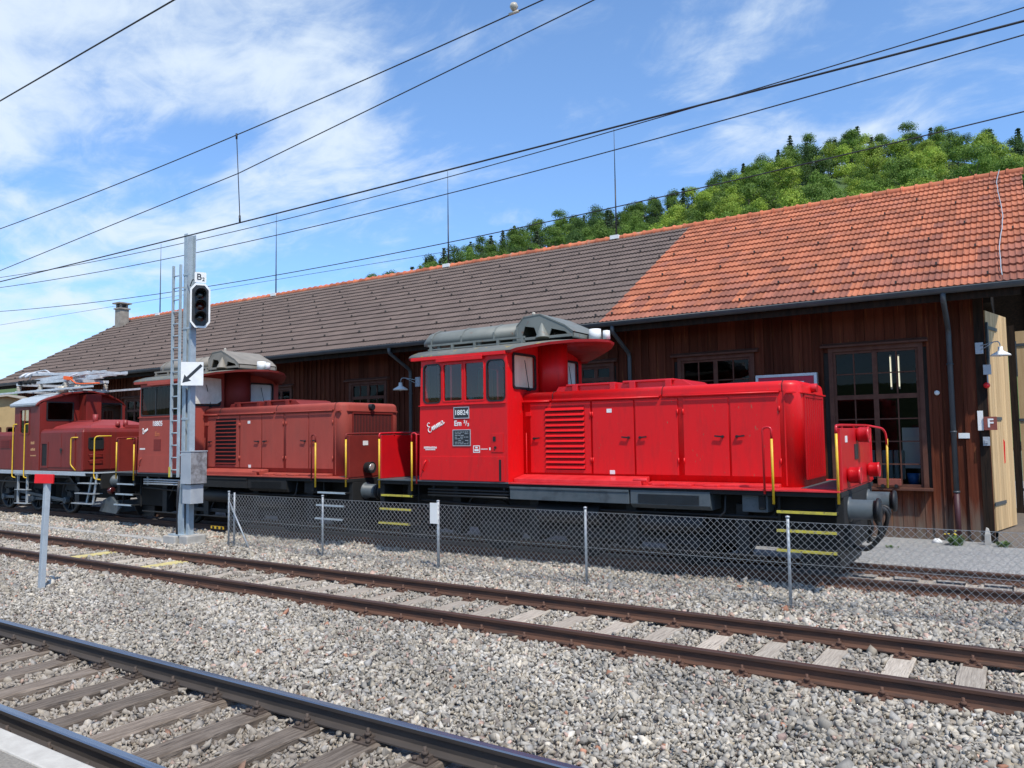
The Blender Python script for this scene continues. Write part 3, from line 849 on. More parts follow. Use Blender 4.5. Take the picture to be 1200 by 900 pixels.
# downpipes
for xx, mr in ((-1.13, True), (-8.36, False), (-15.82, False), (-26.5, False)):
    m = sb()
    m.tube([(xx, 17.30, 4.96), (xx, 17.30, 4.80), (xx, 18.28, 4.32), (xx, 18.28, .95)], .052, n=12, fillet=.12)
    m.tube([(xx, 18.28, .97), (xx, 18.28, -.08)], .056, n=12, mi=1)
    for z_ in (.97, 2.2, 3.6): m.cyl((xx, 18.28, z_ - .02), (xx, 18.28, z_ + .02), .066, n=12); m.box(xx - .012, xx + .012, 18.28, 18.40, z_ - .01, z_ + .01)
    m.build('downpipe', [M['pipe'], M['maroon']], shed)
# windows
for wi, (x0, x1, z0, z1, nc, nb, na) in enumerate(WIN):
    m = sb()
    fn = lambda u, v, w: (u, SHY - .04 + w, v)
    # casing and head board
    m.plate([(x0 - .09, z0 - .02), (x1 + .09, z0 - .02), (x1 + .09, z1 + .12), (x0 - .09, z1 + .12)], [[(x0, z0), (x1, z0), (x1, z1), (x0, z1)]], fn, .07, 0)
    m.prism([(SHY - .14, z1 + .10), (SHY - .14, z1 + .135), (SHY, z1 + .20), (SHY, z1 + .10)], 'x', x0 - .24, x1 + .2, 0)
    w = m.build('window', M['wood_trim'], shed)
    m = sb(); yb = SHY + .05
    zt = z0 + (z1 - z0) * (.655 if na > 1 else .75) if na else z1
    xm = (x0 + x1) / 2
    for a, b in ((x0, x0 + .055), (x1 - .055, x1), (xm - .05, xm + .05)): m.box(a, b, yb - .05, yb, z0, z1)
    m.box(x0 + .055, x1 - .055, yb - .045, yb + .004, z0 + .002, z0 + .06); m.box(x0 + .055, x1 - .055, yb - .045, yb + .004, z1 - .055, z1 - .002)
    if na: m.box(x0 + .056, x1 - .056, yb - .055, yb + .006, zt - .05, zt + .05)
    for half in ((x0, xm), (xm, x1)):
        n_ = max(1, nc // 2)
        for k in range(1, n_):
            xx = half[0] + (half[1] - half[0]) * k / n_; m.box(xx - .013, xx + .013, yb - .035, yb + .006, z0, z1)
    for za, zb, n_ in ((z0, zt, nb), (zt, z1, na)):
        for k in range(1, n_):
            zz_ = za + (zb - za) * k / n_; m.box(x0, x1, yb - .030, yb + .003, zz_ - .013, zz_ + .013)
    m.build('window_frame', M['wood_trim'], w)
    m = sb(); m.add([(x0, yb - .012, z0), (x1, yb - .012, z0), (x1, yb - .012, z1), (x0, yb - .012, z1)], [(0, 1, 2, 3)])
    m.build('pane', M['glass_dark'], w)
    m = sb(); m.box(x0 - .17, x1 + .17, SHY - .20, SHY + .01, z0 - .06, z0 - .004); m.build('sill', M['wood_trim'], w, bevel=.006)
# chimney
m = sb()
m.box(-41.25, -40.75, 23.05, 23.55, 8.0, 9.45); m.box(-41.31, -40.69, 22.99, 23.61, 9.45, 9.53)
for qx in (-41.22, -40.86):
    for qy in (23.08, 23.42): m.box(qx, qx + .09, qy, qy + .09, 9.53, 9.75)
m.box(-41.15, -40.85, 23.15, 23.45, 9.53, 9.74, 1); m.box(-41.36, -40.64, 22.94, 23.66, 9.75, 9.82)
m.build('chimney', [M['plaster'], M['tile_hook']], shed)
# right-hand gable: corner post, sill, framing around the doorway, boarding above
m = sb()
m.box(-.68, -.505, 18.36, 18.62, -.08, 5.2)
m.box(-.62, -.53, 18.62, 18.98, -.08, 4.95)
for i in range(28):
    y0 = 18.8 + i * .39
    zt = min(RZ - .25, 5.3 + (y0 - 18.0) * .57) if y0 < RY else max(5.2, RZ - .25 - (y0 - RY) * .57)
    m.box(-.50, -.46, y0, y0 + .37, 5.02, zt)
    if y0 > 24.6: m.box(-.50, -.46, y0, y0 + .37, -.05, 5.02)
m.box(-.56, -.36, 18.6, 24.8, 4.86, 5.02)
m.box(-.54, -.36, 24.3, 24.6, -.05, 4.86); m.box(-.14, .02, 23.2, 23.5, -.05, 4.86); m.box(-.46, -.3, 23.6, 24.3, -.05, 4.86)
m.build('gable_frame', M['wood_black'], shed)
for nm, base, ang, ln, lab in (('door_leaf', (-.50, 18.68, .16), 77.0, 1.55, 'pale new board door leaf standing ajar'), ('door_leaf', (.03, 23.3, .16), -4, 2.3, 'pale board door leaf swung wide open')):
    m = MB((0, 0, 0)); n = 9
    for i in range(n):
        m.box(i * ln / n + .004, (i + 1) * ln / n - .004, -.025, .02 + random.uniform(-.003, .003), 0, 4.55, 0, random.random())
    m.box(0, ln, .022, .06, .25, .40, 0); m.box(0, ln, .022, .06, 4.1, 4.25, 0)
    d = m.build('door_leaf', M['wood_pale'], shed, label=lab)
    d.location = Vector(base) - Vector(SO); d.rotation_euler = (0, 0, R(ang))
    for z_ in (.55, 2.3, 4.2):
        m = MB(); m.box(-.05, .75, -.045, -.027, z_ - .035, z_ + .035)
        if z_ > 4: m.box(-.06, .02, -.07, -.03, 3.4, 4.3)
        m.build('hinge', M['pipe'], d)
mb = MB((.8, 19.2, -.05)); mb.prism([(17.75, -.06), (18.9, .13), (24.6, .13), (24.6, -.06)], 'x', -.45, 3.4)
t = mb.build('door_ramp', M['wood_grey']); t.location = (.8, 19.2, -.05)
tag(t, 'weathered grey timber ramp up to the shed doorway at right', 'ramp')

# small things on and in the shed
def wall_lamp(x, y, z, label, side):
    t = thing('wall_lamp', (x, y, z), label, 'lamp', 'enamel lamps on the shed wall')
    m = MB(); m.box(-.09, .09, -.10, 0, -.18, .12); m.build('bracket_box', M['cab_grey'], t, bevel=.01)
    dx, dy = side
    m = MB(); m.tube([(0, -.08, .02), (dx * .55, dy * .55 - .08, .10), (dx * .72, dy * .72 - .08, .10), (dx * .76, dy * .76 - .08, -.02)], .014, fillet=.06); m.tube([(0, -.08, -.10), (dx * .5, dy * .5 - .08, .08)], .010); m.build('arm', M['galv'], t)
    m = MB(); c = (dx * .76, dy * .76 - .08, -.04)
    m.lathe([(.0, 0), (.055, 0), (.06, -.10), (.10, -.13), (.22, -.20), (.235, -.235), (.225, -.235), (.20, -.19), (.0, -.12)], c); m.build('lamp_shade', M['white'], t)
    m = MB(); m.lathe([(.0, -.26), (.03, -.25), (.045, -.20), (.03, -.14), (0, -.13)], c, n=12); m.build('bulb', M['blind2'], t)
    return t
wall_lamp(-15.55, 18.385, 3.98, 'white enamel lamp on a bracket arm between the red locomotive cab and a window', (-.62, -.35))
LAMP2 = wall_lamp(-.60, 18.36, 3.92, 'pale enamel lamp on a bracket at the right corner of the shed', (.62, -.25))
LAMP2.scale = (.78, .78, .78)
def small(name, mb_, loc, label, cat, mats, bevel=.003, group=None):
    o = mb_.build(name, mats, bevel=bevel); o.location = loc
    return tag(o, label, cat, group)
t = thing('sign_board', (-.475, 18.30, 2.36), 'brown red square sign with a white letter F at the shed corner', 'sign')
m = MB(); m.box(-.115, .115, -.02, .0, -.135, .135); m.build('board', M['brick_red'], t, bevel=.003)
text('F', .24, M['white'], t, (0, -.024, 0), SIDE, bold=.006)
t = thing('notice_board', (-.645, 18.34, 2.42), 'narrow white upright board with small dark marks beside the F sign', 'sign')
m = MB(); m.box(-.05, .05, -.03, .0, -.20, .20); m.build('board', M['paper'], t, bevel=.003)
t = thing('number_plate', (-.95, 18.375, 2.115), 'small pale blue number plate on the boards right of the downpipe', 'sign')
m = MB(); m.box(-.10, .10, -.02, .0, -.055, .055); m.build('board', M['blind2'], t, bevel=.004)
m = MB((-1.4, 18.38, 3.02)); m.lathe([(.0, 0), (.05, 0), (.05, -.025), (.0, -.035)], (-1.4, 18.38, 3.02), (0, 1, 0)); small('disc_plate', m, (-1.4, 18.38, 3.02), 'small round white disc nailed to the boards left of the downpipe', 'sign', M['white'], 0)
m = MB(); m.lathe([(0, 0), (.055, 0), (.06, -.10), (.03, -.15), (0, -.15)], (0, 0, 0), (0, 1, 0)); small('warning_light', m, (-.50, 18.345, 3.13), 'small red warning light on the dark corner post', 'lamp', M['sign_red'], 0)
m = MB(); m.box(-.07, .07, -.09, 0, -.1, .1); m.cyl((0, -.05, -.1), (0, -.05, -.3), .012); small('junction_box', m, (-.48, 18.35, 3.45), 'grey electrical junction box under the corner lamp', 'junction box', M['cab_grey'])
m = MB(); m.box(-.06, .06, -.07, 0, -.09, .09); m.box(-.03, .03, -.10, -.07, -.04, .02); small('lock_box', m, (-.56, 18.35, 2.0), 'small grey lock box on the dark corner post below the F sign', 'lock', M['galv'])
m = MB(); m.prism([(-.03, -.30), (.03, -.22), (.04, .22), (0, .3), (-.04, .2)], 'y', -.02, .02); small('pull_handle', m, (-.30, 19.50, 1.75), 'red and white handle hanging on the pale door leaf', 'handle', M['sign_red'])
# red and white sign box behind the hood
t = thing('light_box_sign', (-4.42, 18.25, 3.27), 'crimson sign box with a white frame behind the bright red locomotive', 'sign')
m = MB(); m.ring([(-.68, -.42), (.68, -.42), (.68, .30), (-.68, .30)], [(-.62, -.36), (.62, -.36), (.62, .24), (-.62, .24)], lambda u, v, w: (u, -.10 + w, v), .16); m.build('frame', M['alu'], t)
m = MB(); m.box(-.62, .62, -.08, .02, -.36, .24); m.build('board', M['crimson'], t)
m = MB(); m.box(-.05, .40, -.086, -.081, .06, .12); m.build('printed_band', M['white'], t)
# the things seen through the big window
for xx, zz_ in ((-2.42, 3.95), (-2.25, 3.95)):
    t = thing('fluorescent_light', (xx, 19.7, zz_), ('left' if xx < -2.3 else 'right') + ' one of two upright lit tubes behind the big shed window', 'lamp', 'lit tubes inside the shed')
    m = MB(); m.box(-.018, .018, 0, .05, -.75, .05); m.build('housing', M['white'], t)
    m = MB(); m.cyl((0, -.03, -.7), (0, -.03, 0), .012, n=10); m.build('tube', M['tube'], t)
m = MB(); m.box(-.17, .17, 0, .01, -.45, .45); m.box(-.13, .13, -.003, 0, .25, .40, 1); small('notice_paper', m, (-2.02, 19.2, 1.85), 'tall white notice hanging behind the lower right window panes', 'poster', [M['paper'], M['blind2']], 0)
m = MB()
for k in range(7): m.box(-.42 + k * .12, -.33 + k * .12, -.08, .08, -.35, .3)
m.box(-.42, .38, -.03, .03, -.3, -.24); small('radiator', m, (-2.55, 19.2, 1.50), 'grey ribbed radiator behind the lower window panes', 'radiator', M['inside'], .02)
m = MB(); m.lathe([(0, 0), (.10, 0), (.13, .25), (.125, .25), (.095, .02), (0, .02)], (0, 0, 0)); small('bucket', m, (-1.95, 18.75, 1.06), 'blue plastic bucket on the inside sill of the big window', 'bucket', M['blue'], 0)
m = MB(); m.box(-.30, .30, -.02, .62, -.03, 0); small('inner_shelf', m, (-2.0, 18.6, 1.05), 'dark shelf inside the big window', 'shelf', M['wood_black'])
t = thing('model_wagon', (-2.36, 18.23, 1.026), 'small brown red wooden wagon on the sill of the big window', 'model')
m = MB(); m.box(-.22, .22, -.06, .06, .05, .19); m.build('body', M['brick_red'], t, bevel=.006)
for xx in (-.13, .13):
    m = MB(); m.cyl((xx, -.065, .04), (xx, .065, .04), .04, n=12); m.build('wheel', M['black'], t)

# ------------------------------------------------------------------ locomotives
LO = (-6.8, 13.6, 0.0)
LY0, LY1, LYM = 12.1, 15.1, 13.6
def cursive(mbx, origin, size, ang, strokes, r):
    """a flat hand-lettered stroke on a side wall (faces -y)"""
    ca, sa = math.cos(ang), math.sin(ang)
    for st in strokes:
        P = [(origin[0] + size * (ca * u - sa * v), origin[1], origin[2] + size * (sa * u + ca * v)) for u, v in st]
        mbx.tube(P, r, n=6)
def smooth_stroke(pts, k=6):
    out_ = []
    P = [Vector(p) for p in pts]
    for i in range(len(P) - 1):
        p0, p1, p2, p3 = P[max(i - 1, 0)], P[i], P[i + 1], P[min(i + 2, len(P) - 1)]
        for j in range(k):
            t = j / k
            q = .5 * ((2 * p1) + (p2 - p0) * t + (2 * p0 - 5 * p1 + 4 * p2 - p3) * t * t + (3 * p1 - p0 - 3 * p2 + p3) * t ** 3)
            out_.append((q.x, q.y))
    out_.append((P[-1].x, P[-1].y))
    return out_
EMMA = [smooth_stroke([(.62, 1.25), (.42, 1.42), (.12, 1.30), (.10, 1.0), (.40, .80), (.15, .72), (-.08, .42), (.05, .08), (.35, .02), (.62, .25)]),
        smooth_stroke([(.62, .25), (.78, .62), (.82, .05), (.95, .50), (1.10, .60), (1.12, .05), (1.25, .50), (1.40, .60), (1.42, .10), (1.58, .15)]),
        smooth_stroke([(1.58, .15), (1.72, .62), (1.76, .05), (1.88, .50), (2.03, .60), (2.05, .05), (2.18, .50), (2.32, .60), (2.35, .10), (2.50, .12)]),
        smooth_stroke([(2.95, .55), (2.70, .62), (2.56, .35), (2.65, .05), (2.90, .20), (2.98, .60), (2.98, .08), (3.25, .25)])]
LOTTI = [smooth_stroke([(.1, 1.2), (.7, 1.25), (.1, .1), (.7, .1)]), smooth_stroke([(.9, .6), (.92, .05), (1.1, .5), (1.25, .6), (1.28, .05), (1.45, .5), (1.6, .55), (1.62, .1), (1.8, .1)]), smooth_stroke([(2.2, .55), (1.95, .5), (1.95, .1), (2.25, .2), (2.3, .6), (2.3, .05)])]

def em_loco(dx, label, faded):
    P = dict(body=M['dull'] if faded else M['red'], end=M['dull_dark'] if faded else M['red_dark'], top=M['dull'] if faded else M['red_top'],
             duct=M['taupe'] if faded else M['duct'], panel=M['dull_dark'] if faded else M['red_dark'],
             frame=M['soot'] if faded else M['frame'])
    root = thing('diesel_locomotive', (LO[0] + dx, LO[1], LO[2]), label, 'locomotive')
    nb_ = lambda: MB(LO)
    side = lambda u, v, w: (u, LY0 + w, v)
    # --- frame
    m = nb_()
    m.box(-11.38, -2.24, 12.78, 14.42, .40, 1.27, 0)
    m.box(-11.40, -2.22, 12.14, 15.06, 1.27, 1.345, 0)
    m.box(-11.42, -11.30, 12.2, 15.0, .78, 1.27, 0); m.box(-2.34, -2.22, 12.3, 14.9, .82, 1.27, 0)
    for xx in (-10.6, -9.4, -5.4, -3.4): m.box(xx - .05, xx + .05, 12.2, 15.0, 1.05, 1.27, 0)
    m.build('underframe', M['soot'], root, bevel=.01)
    m = nb_(); m.box(-8.06, -5.62, 12.13, 12.6, 1.06, 1.285, 0); m.box(-8.06, -5.62, 12.115, 12.13, 1.255, 1.30, 0); m.build('battery_box', P['frame'], root, bevel=.012)
    m = nb_(); m.prism([(12.13, 1.30), (12.13, 1.07), (12.22, 1.0), (12.7, 1.0), (12.7, 1.30)], 'x', -5.59, -4.20, 0)
    for k in range(9): m.box(-5.45, -4.38, 12.118, 12.135, 1.085 + k * .018, 1.094 + k * .018, 1)
    m.build('side_tank', [P['frame'], M['soot']], root, bevel=.008)
    m = nb_(); m.box(-3.72, -3.32, 12.25, 12.7, 1.0, 1.27); m.build('air_filter', P['frame'], root, bevel=.01)
    m = nb_()
    for z_ in (1.07, 1.13, 1.19): m.tube([(-10.1, 12.2, z_), (-8.1, 12.2, z_)], .022)
    for xx in (-9.98, -8.25): m.box(xx - .025, xx + .025, 12.22, 12.26, 1.03, 1.27)
    m.build('cooling_pipes', M['black'] if not faded else M['galv'], root)
    m = nb_(); m.box(-11.40, -8.07, 12.10, 15.1, 1.347, 1.375, 0); m.box(-8.07, -2.24, 12.10, 15.1, 1.347, 1.372, 1); m.box(-2.88, -2.3, 12.5, 14.7, 1.373, 1.378, 0)
    m.build('deck', [M['frame'], P['top']], root, bevel=.004)
    # --- wheels and rods
    for xx in (-8.75, -6.75, -4.75):
        for s_ in (-1, 1):
            yw = LYM + s_ * .76; yo = LYM + s_ * .89
            m = nb_(); m.cyl((xx, yw - .065, .53), (xx, yw + .065, .53), .53, n=28); m.cyl((xx, min(yw, yo), .53), (xx, max(yw, yo), .53), .14, n=16)
            w = m.build('wheel', M['soot'], root)
            m = nb_(); m.cyl((xx, yo - .03, .53), (xx, yo + .03, .53), .47, .47, n=28, caps=False); m.prism([(xx - .3, .25), (xx + .3, .25), (xx + .42, .53), (xx - .42, .53)], 'y', yo - .03, yo + .03); m.build('counterweight', M['black'], w)
            m = nb_(); m.cyl((xx + .12, yo + s_ * .06, .42), (xx + .12, yo + s_ * .17, .42), .065, n=14); m.build('crank_pin', M['galv'], w)
    for s_ in (-1, 1):
        yo = LYM + s_ * 1.02
        m = nb_(); m.box(-8.63, -4.63, yo - .03, yo + .03, .37, .47)
        for xx in (-8.63, -6.63, -4.63): m.cyl((xx, yo - .05, .42), (xx, yo + .05, .42), .11, n=14)
        m.build('coupling_rod', M['black'], root, bevel=.01)
    m = nb_()
    for xx in (-9.6, -7.75, -5.75, -3.8): m.box(xx - .10, xx + .10, 12.50, 12.72, .28, 1.1)
    for xx in (-9.7, -7.7, -5.7, -3.7): m.bar((xx, 12.6, .35), (xx + .45, 12.6, 1.05), .08, .04)
    m.cyl((-7.6, 12.45, .82), (-6.3, 12.45, .82), .17, n=16); m.cyl((-5.5, 12.45, .75), (-4.4, 12.45, .75), .15, n=16)
    m.tube([(-4.0, 12.3, 1.25), (-4.0, 12.25, .98), (-4.1, 12.25, .9), (-4.1, 12.4, .8)], .02, fillet=.05); m.tube([(-10.5, 12.4, .95), (-9.0, 12.4, .90), (-3.2, 12.4, .92)], .025); m.tube([(-10.4, 12.35, .30), (-3.4, 12.35, .30)], .022)
    m.build('brake_gear', M['black'], root, bevel=.008)
    # --- cab walls with window openings
    if faded: wins = [(-10.13, -8.16, 2.93, 3.70)]
    else: wins = [(-10.12, -9.68, 2.93, 3.71), (-9.61, -9.13, 2.95, 3.70), (-9.07, -8.60, 2.95, 3.70), (-8.54, -8.12, 2.92, 3.71)]
    rw = .08
    m = nb_()
    rad_ = [.09 if i in (0, 3) else .03 for i in range(4)] if not faded else [.06]
    holes = [rr(a, b, c, d, q) for (a, b, c, d), q in zip(wins, rad_)]
    outline = [(-10.25, 1.376), (-8.07, 1.376), (-8.07, 3.88), (-10.18, 3.88), (-10.22, 2.88)]
    for yy, th in ((LY0, .05), (LY1 - .05, .05)):
        m.plate(outline, holes, lambda u, v, w, yy=yy: (u, yy + w, v), th, 0)
    arch = [(LY0 + .05, 1.376), (LY1 - .05, 1.376), (LY1 - .05, 3.80), (14.9, 3.93), (14.5, 4.05), (14.0, 4.13), (13.6, 4.15), (13.2, 4.13), (12.7, 4.05), (12.3, 3.93), (LY0 + .05, 3.80)]
    fw = [(12.30, 13.12), (14.08, 14.90)]
    m.plate(arch, [rr(a, b, 3.16, 3.84, .07) for a, b in fw], lambda u, v, w: (-8.07 - w, u, v), .05, 0)
    m.plate(arch, [rr(a, b, 3.0, 3.80, .07) for a, b in fw], lambda u, v, w: (-10.23 + w, u, v), .05, 0)
    cab = m.build('cab', P['body'], root, bevel=.012)
    m = nb_(); m.box(-10.18, -8.12, 12.16, 15.04, 1.9, 1.93); m.box(-8.45, -8.13, 12.2, 15.0, 1.93, 2.85); m.box(-10.1, -9.8, 12.3, 13.4, 1.93, 2.75); m.box(-9.3, -8.9, 12.6, 13.1, 1.93, 2.6); m.box(-9.35, -9.25, 12.6, 13.1, 2.6, 3.05)
    m.box(-9.7, -9.5, 14.6, 14.95, 2.5, 3.5)
    m.build('cab_interior', M['inside'], cab, bevel=.01)
    for (a, b, c, d), q in zip(wins, rad_):
        m = nb_(); m.ring(rr(a - .012, b + .012, c - .012, d + .012, q + .012), rr(a + .014, b - .014, c + .014, d - .014, max(q - .01, .02)), lambda u, v, w: (u, LY0 - .010 + w, v), .03, 0 if q > .05 else 1)
        if faded:
            for xx in (-9.45, -8.8): m.box(xx - .02, xx + .02, LY0 + .004, LY0 + .03, c, d, 0)
        w = m.build('side_window', [M['gasket'], P['body']], cab)
        m = nb_(); p_ = rr(a, b, c, d, q); m.add([(u, LY0 + .016, v) for u, v in p_], [tuple(range(len(p_)))]); m.build('pane', M['glass_dusty'] if faded else M['glass'], w)
        m = nb_(); p_ = rr(a, b, c, d, q); m.add([(u, LY1 - .02, v) for u, v in p_], [tuple(range(len(p_)))]); m.build('pane', M['glass'], w)
    for i, (a, b) in enumerate(fw):
        m = nb_(); m.ring(rr(a - .015, b + .015, 3.145, 3.855, .08), rr(a + .03, b - .03, 3.19, 3.81, .05), lambda u, v, w: (-8.075 + w, u, v), .03)
        w = m.build('front_window', M['gasket'], cab)
        m = nb_(); p_ = rr(a, b, 3.16, 3.84, .07); m.add([(-8.066, u, v) for u, v in p_], [tuple(range(len(p_)))]); m.build('pane', M['glass_clear'] if i == 0 else M['glass_clear'], w)
        bl = (M['offwhite'] if faded else M['blind']) if i == 0 else M['blind2']
        m = nb_(); n_ = 12
        if faded and i == 0:
            m = nb_(); m.add([(-8.03, 12.22, 3.20), (-8.02, 13.0, 3.22), (-8.03, 13.14, 3.30), (-8.03, 13.12, 3.90), (-8.02, 12.5, 3.92), (-8.03, 12.26, 3.75)], [tuple(range(6))])
            m.add([(-8.02, 12.26, 3.75), (-7.985, 12.75, 3.5), (-8.02, 13.0, 3.22), (-8.02, 12.22, 3.2)], [(0, 1, 3), (1, 2, 3)])
            m.build('tarpaulin', bl, w, label='crumpled off-white tarpaulin over the front window')
        else:
            vs = [(-8.11 + .012 * math.sin(k * 1.9), a + (b - a) * k / n_, z_) for k in range(n_ + 1) for z_ in (3.15, 3.86)]
            m.add(vs, [(2 * k, 2 * k + 2, 2 * k + 3, 2 * k + 1) for k in range(n_)], 0, True); m.build('curtain', bl, w)
        m = nb_(); m.tube([(-8.02, (a + b) / 2 + .1, 3.14), (-8.02, (a + b) / 2 - .05, 3.72)], .008, n=6); m.cyl((-8.07, (a + b) / 2 + .1, 3.14), (-7.99, (a + b) / 2 + .1, 3.14), .02); m.build('wiper', M['black'], w)
    # --- cab roof with bulged visor
    m = nb_(); prof = [(12.06, 3.875), (12.10, 3.915), (12.2, 3.955), (12.45, 4.03), (12.8, 4.09), (13.2, 4.12), (13.6, 4.135)]
    prof = prof + [(2 * LYM - y, z) for y, z in reversed(prof[:-1])]
    rows = []
    for y, z in prof:
        w_ = max(0, math.cos(math.pi * (y - LYM) / 3.1)) ** .75
        xf = -8.0 + 1.36 * w_; xr = -10.48 - .12 * w_
        rows.append([(xr, y, z), (-9.8, y, z), (-8.9, y, z), (-8.1, y, z), (xf * .55 + -8.1 * .45, y, z), (xf, y, z - .03 * w_)])
    n_ = len(rows[0]); k = len(rows)
    vs = [p for r_ in rows for p in r_] + [(p[0], p[1] + (0.02 if p[1] < LYM - .01 else -.02 if p[1] > LYM + .01 else 0), p[2] - .05) for r_ in rows for p in r_]
    N_ = k * n_
    top = [(i * n_ + j, i * n_ + j + 1, (i + 1) * n_ + j + 1, (i + 1) * n_ + j) for i in range(k - 1) for j in range(n_ - 1)]
    m.add(vs, top, 0, True)
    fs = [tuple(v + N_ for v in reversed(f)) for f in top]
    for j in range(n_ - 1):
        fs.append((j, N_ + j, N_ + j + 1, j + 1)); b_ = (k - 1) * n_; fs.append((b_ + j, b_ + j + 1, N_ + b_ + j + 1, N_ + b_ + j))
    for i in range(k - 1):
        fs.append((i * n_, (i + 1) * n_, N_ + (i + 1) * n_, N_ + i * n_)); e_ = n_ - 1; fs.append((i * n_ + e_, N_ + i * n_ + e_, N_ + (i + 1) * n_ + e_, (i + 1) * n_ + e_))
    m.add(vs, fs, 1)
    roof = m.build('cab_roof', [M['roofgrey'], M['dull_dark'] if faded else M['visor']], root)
    m = nb_(); m.box(-10.42, -8.08, 12.045, 12.12, 3.80, 3.868); m.box(-9.75, -8.60, 12.03, 12.045, 3.74, 3.83); m.build('rain_gutter', P['body'], roof, bevel=.01)
    m = nb_()
    for yy in (12.72, 14.48):
        m = nb_()
        m.bar((-10.5, yy, 4.19), (-8.05, yy, 4.19), .05, .04); m.bar((-10.5, yy, 4.10), (-8.05, yy, 4.10), .03, .03)
        for i in range(5): m.box(-10.45 + i * .58, -10.39 + i * .58, yy - .03, yy + .03, 4.03, 4.20)
        m.build('roof_rail', P['duct'], roof)
    for xx, r_, h_ in ((-6.95, .13, .22), (-6.70, .075, .17)):
        m = nb_(); m.lathe([(0, 4.12), (r_, 4.12), (r_ * .9, 4.12 + h_), (0, 4.12 + h_ + .01)], (xx, 13.6, 0)); m.build('roof_beacon', M['white'], roof)
    # --- exhaust duct along the roof
    m = nb_()
    def duct_ring(x_, hw, zb, zt, y_=13.62):
        return [(x_, y_ - hw, zb), (x_, y_ - hw, zb + (zt - zb) * .45), (x_, y_ - hw * .8, zb + (zt - zb) * .78), (x_, y_ - hw * .42, zt), (x_, y_ + hw * .42, zt), (x_, y_ + hw * .8, zb + (zt - zb) * .78), (x_, y_ + hw, zb + (zt - zb) * .45), (x_, y_ + hw, zb)]
    m.loft([duct_ring(-11.02, .42, 4.26, 4.44), duct_ring(-10.85, .52, 4.25, 4.58), duct_ring(-8.42, .52, 4.25, 4.60)])
    for xx in (-10.72, -9.9, -9.05, -8.5): m.loft([duct_ring(xx - .02, .53, 4.24, 4.61), duct_ring(xx + .02, .53, 4.24, 4.61)], smooth=False)
    for xx in (-10.6, -9.5, -8.6):
        for q in (-1, 1): m.box(xx - .04, xx + .04, 13.62 + q * .4 - .03, 13.62 + q * .4 + .03, 4.10, 4.28)
    dct = m.build('exhaust_duct', P['duct'], root)
    m = nb_()
    # cowl: folded sheet with side openings and a cone between them
    zc = 4.16
    outl = [(-8.42, zc), (-7.12, zc), (-7.12, 4.26), (-7.30, 4.40), (-7.86, 4.665), (-8.24, 4.64), (-8.42, 4.46)]
    hol = [[(-8.30, 4.215), (-7.93, 4.215), (-8.0, 4.40), (-8.22, 4.44)], [(-7.66, 4.215), (-7.24, 4.215), (-7.30, 4.27), (-7.60, 4.35)]]
    for yy in (13.0, 14.20): m.plate(outl, hol, lambda u, v, w, yy=yy: (u, yy + w, v), .03)
    for (a_, b_) in zip(outl[1:-1], outl[2:]):
        m.prism([a_, b_, (b_[0], b_[1] - .025), (a_[0] - .012, a_[1] - .025)], 'y', 12.99, 14.24)
    m.prism([outl[-1], outl[0], (-8.39, zc), (-8.39, 4.45)], 'y', 12.99, 14.24)
    m.box(-8.3, -7.25, 13.25, 14.0, zc, 4.26, 1)
    m.cyl((-7.79, 12.97, zc), (-7.83, 13.02, 4.50), .15, .008, n=16, mi=0)
    m.build('exhaust_cowl', [P['duct'], M['soot']], dct, bevel=.008)
    m = nb_(); m.cyl((-8.25, 13.4, 4.66), (-8.25, 13.4, 4.72), .04); m.lathe([(0, 0), (.04, .02), (.03, .07), (0, .08)], (-8.25, 13.4, 4.71)); m.build('horn', M['ivory'], dct)
    # --- round pillar in front of the cab
    m = nb_(); m.loft([[(-8.06 + max(0, .42 * math.sin(R(q))), 13.62 - .37 * math.cos(R(q)), z_) for q in range(0, 181, 12)] for z_ in (2.9, 4.10)]); m.build('exhaust_pillar', P['end'] if faded else P['body'], root)
    # --- hood
    hx0, hx1, hy0, hy1 = -8.06, -2.88, 12.64, 14.62
    def hood_ring(z, ins, rc=.22):
        r_ = max(.02, rc - ins * .5); p = []
        x0, x1, y0, y1 = hx0, hx1 - ins, hy0 + ins, hy1 - ins
        for cx2, cy2, a0 in ((x1 - r_, y1 - r_, 0), (x0, y1, 90), (x0, y0, 180), (x1 - r_, y0 + r_, 270)):
            if a0 in (90, 180): p.append((cx2, cy2, z))
            else: p += [(cx2 + r_ * math.cos(R(a0 + 15 * k)), cy2 + r_ * math.sin(R(a0 + 15 * k)), z) for k in range(7)]
        return p
    m = nb_(); m.loft([hood_ring(1.374, 0), hood_ring(2.90, 0), hood_ring(2.985, .008)] + [hood_ring(2.985 + .095 * math.sin(R(a)), .008 + .10 * (1 - math.cos(R(a)))) for a in range(15, 91, 15)] + [hood_ring(3.09, .35)])
    hood = m.build('hood', P['body'], root)
    m = nb_()
    for a, b in ((-8.05, -7.42), (-7.38, -5.2), (-5.16, -3.16)): m.box(a, b, 12.60, 12.66, 2.905, 2.93); m.tube([(a + .02, 12.585, 2.895), (b - .02, 12.585, 2.895)], .014)
    m.loft([hood_ring(2.895, -.006), hood_ring(2.915, -.006)]) if False else m.box(-3.12, -3.10, 12.628, 12.65, 1.40, 2.92)
    for q in range(-30, 211, 20): pass
    m.box(-2.90, -2.845, 12.78, 14.48, 2.868, 2.888); m.box(-3.08, -2.93, 12.585, 12.66, 2.868, 2.888)
    m.build('rain_strip', P['body'], hood)
    m = nb_()
